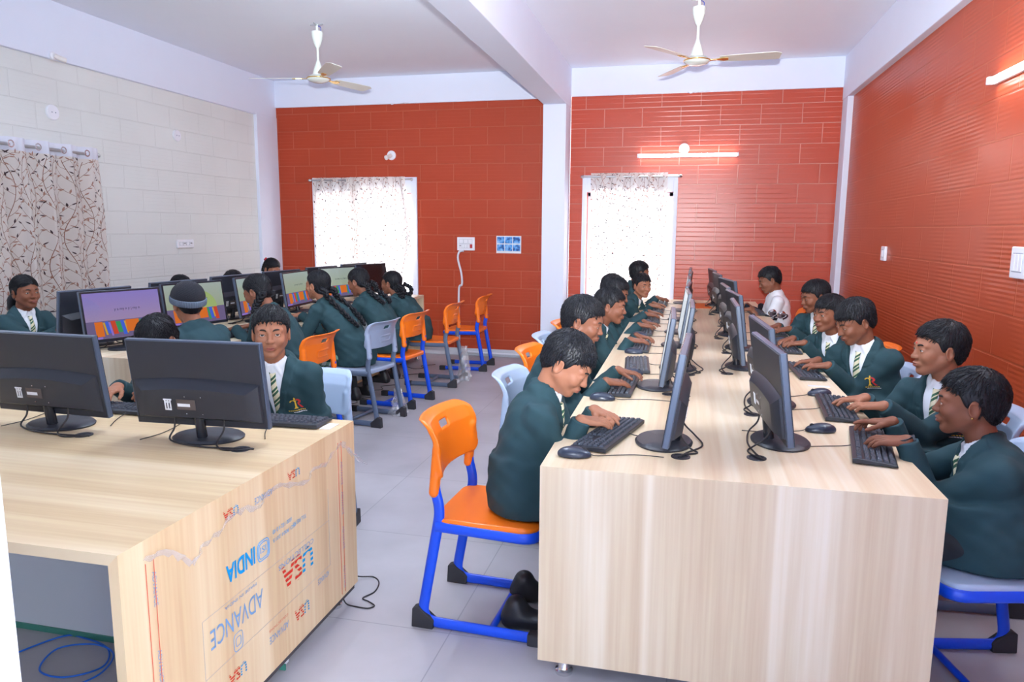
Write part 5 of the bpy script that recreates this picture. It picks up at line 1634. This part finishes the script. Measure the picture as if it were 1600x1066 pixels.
    if top == 'blazer':
        jk = sdf_obj('blazer', jacket, lo2, hi2, vc, M['blazer'], root)
        sdf_obj('shirt', shirt, Nk - .33, Nk + .12, max(.0042, vox), M['shirt'], root)
        surf_f = jacket
    else:
        jk = sdf_obj('polo_shirt', polo, lo2, hi2, vc, M['shirt'], root)
        surf_f = polo
        def rim_(P):
            ax = nrm(Bs - Nk); t = (P - aN) @ ax.astype(F32)
            d = np.abs(cap(P, Nk - ax * .01, Nk + ax * .035, .0605 * s, .0555 * s)) - .0022
            return smax(d, np.abs(t - .016) - .006, .002)
        sdf_obj('collar_stripe', rim_, Nk - .1, Nk + .12, .0042, M['polo_red'], jk)
        for k in 'LR':
            m_ = sh[k] + (el[k] - sh[k]) * .62; dd = nrm(el[k] - sh[k])
            MB().tube([tuple(m_ - dd * .018), tuple(m_ + dd * .006)], .0535 * s, 20).build('sleeve_band', M['black_wool'], jk, smooth=40)
    def march(f, p, dr, far=.22):
        p = np.asarray(p, float); dr = nrm(dr); t = far
        for _ in range(60):
            d = float(f((p + dr * t)[None].astype(F32))[0])
            if d < .0004: break
            t -= max(d * .8, .0004)
            if t < 0: break
        return p + dr * t
    if tie and top == 'blazer':
        b = MB(); vsx = []; uv = []
        Lb = vdepth + .02; nseg = 14
        for i in range(nseg + 1):
            t = i / nseg; dn_ = .004 + t * Lb
            hw = (.0135 - .004 * min(1, t / .10)) if t < .12 else (.0105 + .0225 * (t - .12) / .88)
            row = []
            for a in (-1, -.5, 0, .5, 1):
                c = march(shirt, Nk - ut * dn_ - nt_ * .0 + lf * hw * a, nt_, .16)
                row.append(c + nt_ * (.0035 + (.010 if t < .14 else .0045) * (1 - a * a)))
                uv.append(((a * hw * .9 * (1 if True else 0) + dn_ * 1.0) * 21, t))
            vsx += row
        fs = [(i * 5 + j, i * 5 + j + 1, (i + 1) * 5 + j + 1, (i + 1) * 5 + j) for i in range(nseg) for j in range(4)]
        tm = b.add(vsx, fs).build('tie', M['tie'], root, smooth=180)
        ul = tm.data.uv_layers.new(name='UVMap')
        for lp in tm.data.loops: ul.data[lp.index].uv = uv[lp.vertex_index]
        so = tm.modifiers.new('thick', 'SOLIDIFY'); so.thickness = .003; so.offset = -1
    if emblem and top == 'blazer':
        e = MB(); sc = .058 * s
        cen = Nk - ut * (o.get('emb', .138) * s) + lf * .074 * s
        def put(poly, mi):
            vs = []
            for px, pz in poly:
                p_ = cen + lf * px * sc + ut * pz * sc; far = .13
                while far > .04 and float(jacket((p_ + nt_ * far)[None].astype(F32))[0]) < .001: far -= .01
                vs.append(march(jacket, p_, nt_, far) + nt_ * .0025)
            e.add(vs, [tuple(range(len(vs)))], mi)
        put([(-.16, -.5), (.14, -.5), (.06, -.35), (.04, .05), (.12, .16), (-.12, .16), (-.04, .05), (-.06, -.35)], 0)
        put([(-.12, .16), (-.02, .16), (-.04, .22), (-.30, .20), (-.42, .08), (-.36, .02), (-.26, .12)], 0)
        put([(-.05, .2), (.05, .2), (.06, .36), (.0, .44), (-.06, .36)], 0)
        put([(.06, .30), (.26, .26), (.40, .10), (.36, -.06), (.24, -.14), (.50, -.5), (.32, -.5), (.14, -.16), (.14, -.04), (.24, .02), (.22, .12), (.10, .18)], 1)
        for k in range(9): put([(-.62 + k * .14, -.60), (-.52 + k * .14, -.61), (-.52 + k * .14, -.68), (-.62 + k * .14, -.67)], 0)
        for k in range(6): put([(-.24 + k * .16, -.74), (-.10 + k * .16, -.745), (-.10 + k * .16, -.80), (-.24 + k * .16, -.795)], 2)
        e.build('emblem', [M['gold_thread'], M['red_thread'], M['white_thread']], jk)
    # ---- legs
    kn = {}; an = {}
    for k, sg in (('L', 1), ('R', -1)):
        H = P0 + lf * sg * .072 * s - up * .018; K = H + fw * legs[0] * s + lf * sg * .03 + up * (-.005)
        A_ = K - fw * (.02 + legs[1]) ; A_[2] = .085
        kn[k], an[k] = K, A_
    def leg(P, r=(.070, .054, .050, .038)):
        d = None
        for k, sg in (('L', 1), ('R', -1)):
            H = P0 + lf * sg * .072 * s - up * .018
            a = smin(cap(P, H, kn[k], r[0] * s, r[1] * s), cap(P, kn[k], an[k], r[2] * s, r[3] * s), .02)
            d = a if d is None else smin(d, a, .006)
        d = d + .002 * np.sin(P[:, 2] * 70 + P[:, 0] * 40)
        x = (P - (P0 + fw * .20).astype(F32)) @ fw.astype(F32)
        return smax(d, np.where(x < .0, zf - P[:, 2], -1.0).astype(F32), .004)
    lg = np.array([P0 - .16, P0 + .16] + [kn[k] + q_ for k in 'LR' for q_ in (.08, -.08)] + [an[k] - .07 for k in 'LR'])
    if girl:
        sdf_obj('leggings', lambda P: leg(P, (.060, .046, .044, .034)), lg.min(0), lg.max(0), .008, M['legging'], root)
        def skirt(P):
            d = None
            for k, sg in (('L', 1), ('R', -1)):
                H = P0 + lf * sg * .072 * s - up * .018
                a = smin(cap(P, H, kn[k] - up * .0, .078 * s, .080 * s), cap(P, kn[k], kn[k] * .45 + an[k] * .55, .075 * s, .088 * s), .02)
                a = smax(a, (P - (kn[k] * .45 + an[k] * .55).astype(F32)) @ nrm(an[k] - kn[k]).astype(F32), .004)
                d = a if d is None else smin(d, a, .05)
            d = d + .004 * np.sin(np.arctan2(P[:, 0] - .2, P[:, 1]) * 26)
            x = (P - (P0 + fw * .17).astype(F32)) @ fw.astype(F32)
            return smax(d, np.where(x < .0, zf - P[:, 2], -1.0).astype(F32), .004)
        sdf_obj('skirt', skirt, lg.min(0) - .03, lg.max(0) + .03, .007, M['plaid'], root)
    else:
        sdf_obj('trousers', leg, lg.min(0), lg.max(0), .008, M['trousers'], root)
    for k in 'LR':
        a = an[k]
        def shoe(P, a=a):
            q0 = a - up * .045 - fw * .03; q1 = a + fw * .12 - up * .05
            d = smin(cap(P, q0, q1, .040, .034), cap(P, a - fw * .01, a - up * .03, .042, .042), .03)
            sole = smax(cap(P, q0, q1 + fw * .005, .043, .039), P[:, 2] - .024, .003)
            d = smin(d, sole, .002)
            return smax(d, F32(.0015) - P[:, 2], .003)
        sdf_obj('shoe', shoe, a - V(.22, .22, .12), a + V(.22, .22, .06), .0065, M['shoe'], root)
    info = dict(root=root, C=C, Rh=Rh, Nk=Nk, ut=ut, nt=nt_, lf=lf, fw=fw, wr=wr, el=el, hd=hd, s=s, sh=sh, jk=jk)
    if extra: extra(info)
    return info
def two_braids(d0=.29, loop=False, front=False, spread=.06):
    def f(i):
        for sg in (1, -1):
            a = i['C'] + i['Rh'] @ (V(-.075, sg * .052, -.035) * i['s'])
            bk = -i['nt'] if not front else i['nt'] * .9
            s1 = i['Nk'] + i['lf'] * sg * spread + bk * (.085 if not front else .075) + i['ut'] * .02
            e1 = i['Nk'] + i['lf'] * sg * (spread + .01) - i['ut'] * d0 * .6 + bk * (.118 if not front else .105)
            e2 = i['Nk'] + i['lf'] * sg * (spread - .015) - i['ut'] * d0 + bk * (.128 if not front else .11)
            if loop:
                p = [a, a + V(0, 0, -.05) - i['nt'] * .03, s1 - V(0, 0, .06) - i['nt'] * .03, s1 - i['nt'] * .05 + i['lf'] * sg * .02, a - i['nt'] * .025 + V(0, 0, .01) + i['lf'] * sg * .02]
            else:
                p = [a, a * .5 + s1 * .5 + bk * .02, s1, e1, e2]
            braid(i['root'], p, .021, .014)
            MB().tube([tuple(a + V(0, 0, .008)), tuple(a - V(0, 0, .012))], .021, 14).build('hair_tie', M['black_wool'], i['root'], smooth=50)
    return f
def ponytail(i):
    a = i['C'] + i['Rh'] @ (V(-.10, 0, -.035) * i['s'])
    MB().tube(spline([a, a - i['nt'] * .045 - V(0, 0, .03), a - i['nt'] * .06 - V(0, 0, .10), a - i['nt'] * .05 - V(0, 0, .17)], 5), [.02, .026, .032, .034, .035, .036, .036, .035, .034, .033, .031, .028, .024, .018, .012, .004], 14).build('ponytail', M['hair'], i['root'], smooth=80)
    MB().tube([tuple(a + i['nt'] * .002), tuple(a - i['nt'] * .014)], .024, 14).build('hair_tie', M['yellow_clip'], i['root'], smooth=50)
def clip_bun(i):
    a = i['C'] + i['Rh'] @ (V(-.085, .0, .03) * i['s'])
    braid(i['root'], [a + i['Rh'] @ V(0, .03, .02), a + i['Rh'] @ V(-.03, .0, 0), a + i['Rh'] @ V(-.03, -.02, -.05), a + i['Rh'] @ V(-.02, -.03, -.10)], .016, .012)
    MB().add(*ico(tuple(a + i['Rh'] @ V(0, -.045, .045)), .014)).add(*ico(tuple(a + i['Rh'] @ V(-.01, -.03, .055)), .011)).build('hair_clip', M['red_clip'], i['root'], smooth=60)
def watch(k):
    def f(i):
        d = nrm(i['wr'][k] - i['el'][k]); c = i['wr'][k] + i['hd'][k] * .006
        b = MB().tube([tuple(c - d * .012), tuple(c + d * .012)], .0262, 18)
        w_ = b.build('wrist_watch', M['black_plastic'], i['root'], smooth=40)
        u = nrm(V(0, 0, 1) - d * d[2])
        MB().tube([tuple(c + u * .026), tuple(c + u * .033)], .016, 18).build('dial', M['black_gloss'], w_, smooth=40)
    return f
def earring(sg):
    def f(i):
        MB().add(*ico(tuple(i['C'] + i['Rh'] @ (V(-.006, sg * .083, -.038) * i['s'])), .0035)).build('ear_stud', M['gold'], i['root'], smooth=60)
    return f
def both(*fs):
    def f(i):
        for g in fs: g(i)
    return f
def bindi(i):
    c = i['C'] + i['Rh'] @ (V(.0855, 0, .024) * i['s'])
    MB().add(*ico(tuple(c), .004)).build('forehead_mark', M['red_thread'], i['root'], smooth=60)

S_ = dict(hair='short')
# -- boys on the left of the right table (facing +x)
person('boy with his head bent low over the nearest keyboard on the left', (-.405, 2.63, 1.012), -6, 34, (-.575, 2.61), 4, L=(-.275, 2.70, .800), R=(-.300, 2.585, .800), skin='skin_a',
       o=dict(S_, seed=1, fringe=.9, lid=.0032, vol=1.15), vox=.0028, vdepth=.26, legs=(.30, .27), Ldir=(.8, -.55, 0), Rdir=(.88, .45, 0))
person('boy leaning forward behind the nearest boy on the left, his forearm on the table', (-.455, 3.40, 1.075), -4, 16, (-.68, 3.42), 2, L=(-.25, 3.56, .800), R=(-.285, 3.30, .800), skin='skin_b',
       o=dict(S_, seed=2, fringe=.3, lid=.0034, vol=1.2), vox=.0030, Rdir=(.8, .5, 0))
person('boy typing on the fourth keyboard, eyes on his left-hand monitor row', (-.45, 4.66, 1.022), 0, 8, (-.70, 4.72), 0, L=(-.24, 4.79, .800), R=(-.27, 4.62, .800), skin='skin_b', o=dict(S_, seed=3, vol=.9, lid=.004), vox=.0030)
person('boy with black hair just behind the boy at the fourth keyboard', (-.49, 5.42, 1.04), -4, 18, (-.71, 5.46), 0, L=(-.235, 5.54, .800), R=(-.26, 5.38, .800), skin='skin_b', o=dict(S_, seed=4, vol=1.2, fringe=.3), vox=.0033)
person('boy whose brown-lit hair shows above the others before the bright curtain', (-.575, 6.12, 1.02), 4, 14, (-.74, 6.17), 0, L=(-.23, 6.26, .800), R=(-.25, 6.10, .800), skin='skin_b', o=dict(S_, seed=5), vox=.0042)
person('small boy turning his face to the camera before the bright curtain', (-.375, 6.84, .995), -52, 4, (-.67, 6.90), -10, L=(-.225, 7.00, .800), R=(-.245, 6.82, .800), skin='skin_a', o=dict(S_, seed=6, fringe=.3, lid=.005), vox=.0033, gaze=(0, 0, 1.5), s=.97)
person('farthest boy on the left row, half hidden by the boy facing the camera', (-.44, 7.52, 1.075), 18, 6, (-.68, 7.58), 6, L=(-.215, 7.66, .800), R=(-.215, 7.48, .812), skin='skin_b', o=dict(S_, seed=7, vol=1.1), vox=.0034)
# -- boys on the right (facing -x)
person('boy nearest the camera on the right with a black watch, face turned away', (.935, 2.62, .948), 163, 2, (1.03, 2.54), 172, L=(.70, 2.60, .797), R=(.705, 2.80, .812), skin='skin_c',
       o=dict(S_, seed=11, vol=.8, lid=.0042, mouth=.002), vox=.0028, vdepth=.17, extra=both(watch('L'), earring(1)), Ldir=(-.9, .3, 0), Rdir=(-.95, .15, .05), handsopt={'R': [.35, .8, 1.0, 1.0]}, shoulder_fwd=.0)
person('second boy on the right with a red mark on his forehead', (1.03, 3.26, 1.03), 186, 2, (1.10, 3.24), 224, L=(.75, 3.10, .802), R=(.71, 3.22, .800), skin='skin_a',
       o=dict(S_, seed=12, emb=.132, vol=1.0, fringe=.25, sweep=-.6), vox=.0028, vdepth=.27, extra=bindi, Ldir=(-.9, .35, 0), Rdir=(-.97, -.1, 0))
person('third boy on the right, long fringe, looking down at his keyboard', (.875, 4.06, 1.04), 198, 24, (.99, 4.10), 230, L=(.70, 3.99, .802), R=(.675, 4.13, .800), skin='skin_b',
       o=dict(S_, seed=13, emb=.132, vol=1.35, fringe=1.2, sweep=.8, lid=.0034, mouth=.001), vox=.0030, Ldir=(-.9, .3, 0), Rdir=(-.97, -.1, 0), legs=(.34, .05))
person('smiling boy on the right with a straight fringe', (.885, 4.80, 1.0), 212, 4, (1.0, 4.88), 228, L=(.70, 4.78, .800), R=(.665, 4.92, .800), skin='skin_b',
       o=dict(S_, seed=14, vol=1.2, fringe=1.3, lid=.004, mouth=.001), vox=.0032, Ldir=(-.95, .2, 0), legs=(.34, .05))
person('fifth boy on the right, taller, watching his screen', (.915, 5.52, 1.045), 196, 14, (1.02, 5.57), 230, L=(.70, 5.42, .802), R=(.655, 5.56, .803), skin='skin_c', o=dict(S_, seed=15, emb=.132, vol=1.0, fringe=.4), vox=.0030, legs=(.34, .05))
person('boy in a white polo shirt with red collar stripe at the far right', (.75, 6.90, 1.07), 186, 22, (.85, 6.98), 184, L=(.55, 6.82, .795), R=(.545, 7.20, .795), skin='skin_b', o=dict(S_, seed=16, vol=.9, lid=.0036), vox=.0033, top='polo', legs=(.34, .05))
# -- front left table
person('boy looking straight at the camera beside a monitor', (-1.765, 2.84, 1.045), -62, -1, (-1.735, 3.00), -80, L=(-1.66, 2.70, .62), R=(-1.82, 2.68, .62), skin='skin_a',
       o=dict(S_, seed=21, vol=1.0, fringe=.1, lid=.0046, sweep=-.5), vox=.0026, gaze=(0.0, .0, 1.5), vdepth=.24, Ldir=(-.1, -1, 0), Rdir=(.1, -1, 0))
person('boy bent down behind the monitor so only his hair and hand show', (-2.40, 2.90, .975), -95, 40, (-2.40, 3.06), -90, L=(-2.13, 2.52, .815), R=(-2.36, 2.55, .80), skin='skin_a', o=dict(S_, seed=22, vol=1.0), vox=.0032, Ldir=(-.75, -.5, .1), Rdir=(.2, -1, 0), handsopt={'L': [.4, .7, .8, .8]})
# -- aisle side of the cream-wall table (facing -x)
person('child in a black and grey knitted cap seen from behind', (-2.84, 3.70, 1.055), 146, 8, (-2.66, 3.75), 158, L=(-3.05, 3.74, .800), R=(-3.03, 3.92, .800), skin='skin_a', o=dict(hair='beanie', seed=31), vox=.0030, tie=False, emblem=False)
G_ = dict(hair='girl')
person('girl with a single front braid bending to her keyboard', (-2.80, 4.36, 1.075), 178, 24, (-2.58, 4.44), 180, L=(-3.04, 4.40, .800), R=(-3.03, 4.54, .800), skin='skin_b', o=dict(G_, seed=32, lid=.0036), vox=.0030, girl=True, tie=False, emblem=False, extra=two_braids(.12, front=True, spread=.075))
person('girl with two long black braids down her back', (-2.76, 5.12, 1.065), 166, 0, (-2.46, 5.19), 172, L=(-3.0, 5.02, .800), R=(-3.04, 5.24, .800), skin='skin_a', o=dict(G_, seed=33), vox=.0032, girl=True, tie=False, extra=two_braids(.30))
person('girl with looped braids looking down at the cream-wall table', (-2.74, 5.80, 1.045), 170, 20, (-2.44, 5.82), 172, L=(-3.02, 5.72, .800), R=(-3.02, 5.92, .800), skin='skin_b', o=dict(G_, seed=34, lid=.0036), vox=.0033, girl=True, tie=False, emblem=False, extra=both(two_braids(.14), earring(1)))
person('girl with her hair looped at the nape, farthest along the aisle', (-2.73, 6.50, .985), 172, 2, (-2.48, 6.56), 172, L=(-3.0, 6.44, .800), R=(-3.0, 6.62, .800), skin='skin_b', o=dict(G_, seed=35), vox=.0033, girl=True, tie=False, emblem=False, extra=two_braids(.10, loop=True))
# -- wall side (facing +x)
person('girl with a ponytail and striped tie before the leaf curtain', (-4.40, 4.07, 1.055), -14, 0, (-4.46, 4.06), -8, L=(-4.0, 4.16, .800), R=(-4.0, 3.98, .800), skin='skin_c', o=dict(G_, seed=41), vox=.0032, girl=True, extra=ponytail, emblem=True)
person('child whose hair top shows over the second monitor from the curtain', (-4.36, 5.62, .965), 0, 10, (-4.44, 5.62), 0, L=(-3.98, 5.72, .800), R=(-3.98, 5.50, .800), skin='skin_b', o=dict(G_, seed=42), vox=.0044, girl=True)
person('child whose hair top shows over the third monitor from the curtain', (-4.36, 6.40, .965), 0, 10, (-4.44, 6.40), 0, L=(-3.98, 6.48, .800), R=(-3.98, 6.30, .800), skin='skin_b', o=dict(S_, seed=43), vox=.0044)
person('girl with a red hair clip in the far left corner', (-4.34, 7.06, 1.06), -20, 22, (-4.44, 7.12), -4, L=(-3.92, 7.18, .800), R=(-3.98, 7.0, .800), skin='skin_a', o=dict(G_, seed=44, lid=.0036), vox=.0034, girl=True, extra=clip_bun)
# ------------------------------------------------------------------ camera, light
cam = bpy.data.cameras.new('camera'); co = bpy.data.objects.new('camera', cam); COL.objects.link(co)
f_px = 1132.47; pitch, yaw, roll = .15267205, .23190425, -.00684077
cam.sensor_width = 36.0; cam.lens = f_px * 36.0 / 1600; cam.clip_start = .02
fw = Vector((-math.sin(yaw) * math.cos(pitch), math.cos(yaw) * math.cos(pitch), -math.sin(pitch)))
rt = Vector((math.cos(yaw), math.sin(yaw), 0)); dn = fw.cross(rt)
r2 = math.cos(roll) * rt + math.sin(roll) * dn; d2 = -math.sin(roll) * rt + math.cos(roll) * dn
R = Matrix((r2, -d2, -fw)).transposed()
co.matrix_world = Matrix.Translation((0, 0, 1.5)) @ R.to_4x4()
scene.camera = co

w = bpy.data.worlds.new('sky'); scene.world = w; w.use_nodes = True
bg = w.node_tree.nodes['Background']; bg.inputs[0].default_value = (.86, .93, 1.0, 1); bg.inputs[1].default_value = 5.2
def area(name, loc, target, sx, sy, power, col=(1, 1, 1)):
    l = bpy.data.lights.new(name, 'AREA'); l.shape = 'RECTANGLE'; l.size = sx; l.size_y = sy; l.energy = power; l.color = col
    o = bpy.data.objects.new(name, l); COL.objects.link(o); o.location = loc
    o.rotation_euler = (Vector(target) - Vector(loc)).to_track_quat('-Z', 'Y').to_euler()
    return o
# the photographer's flash just above the lens
fl = bpy.data.lights.new('camera_flash', 'SPOT'); fl.energy = 900; fl.color = (.93, .97, 1); fl.spot_size = math.radians(86); fl.spot_blend = 1.0; fl.shadow_soft_size = .04
fo = bpy.data.objects.new('camera_flash', fl); COL.objects.link(fo); fo.location = (0.0, -.02, 1.66)
fo.rotation_euler = (Vector((-.7, 6.0, 3.75)) - Vector(fo.location)).to_track_quat('-Z', 'Y').to_euler()
vs = scene.view_settings
scene.display_settings.display_device = 'sRGB'
vs.view_transform = 'Standard'; vs.look = 'None'; vs.exposure = 0.78; vs.gamma = 1.0; vs.use_curve_mapping = False
scene.cycles.max_bounces = 8; scene.cycles.diffuse_bounces = 5; scene.cycles.transparent_max_bounces = 12
scene.cycles.use_denoising = True
scene.cycles.sample_clamp_indirect = 8
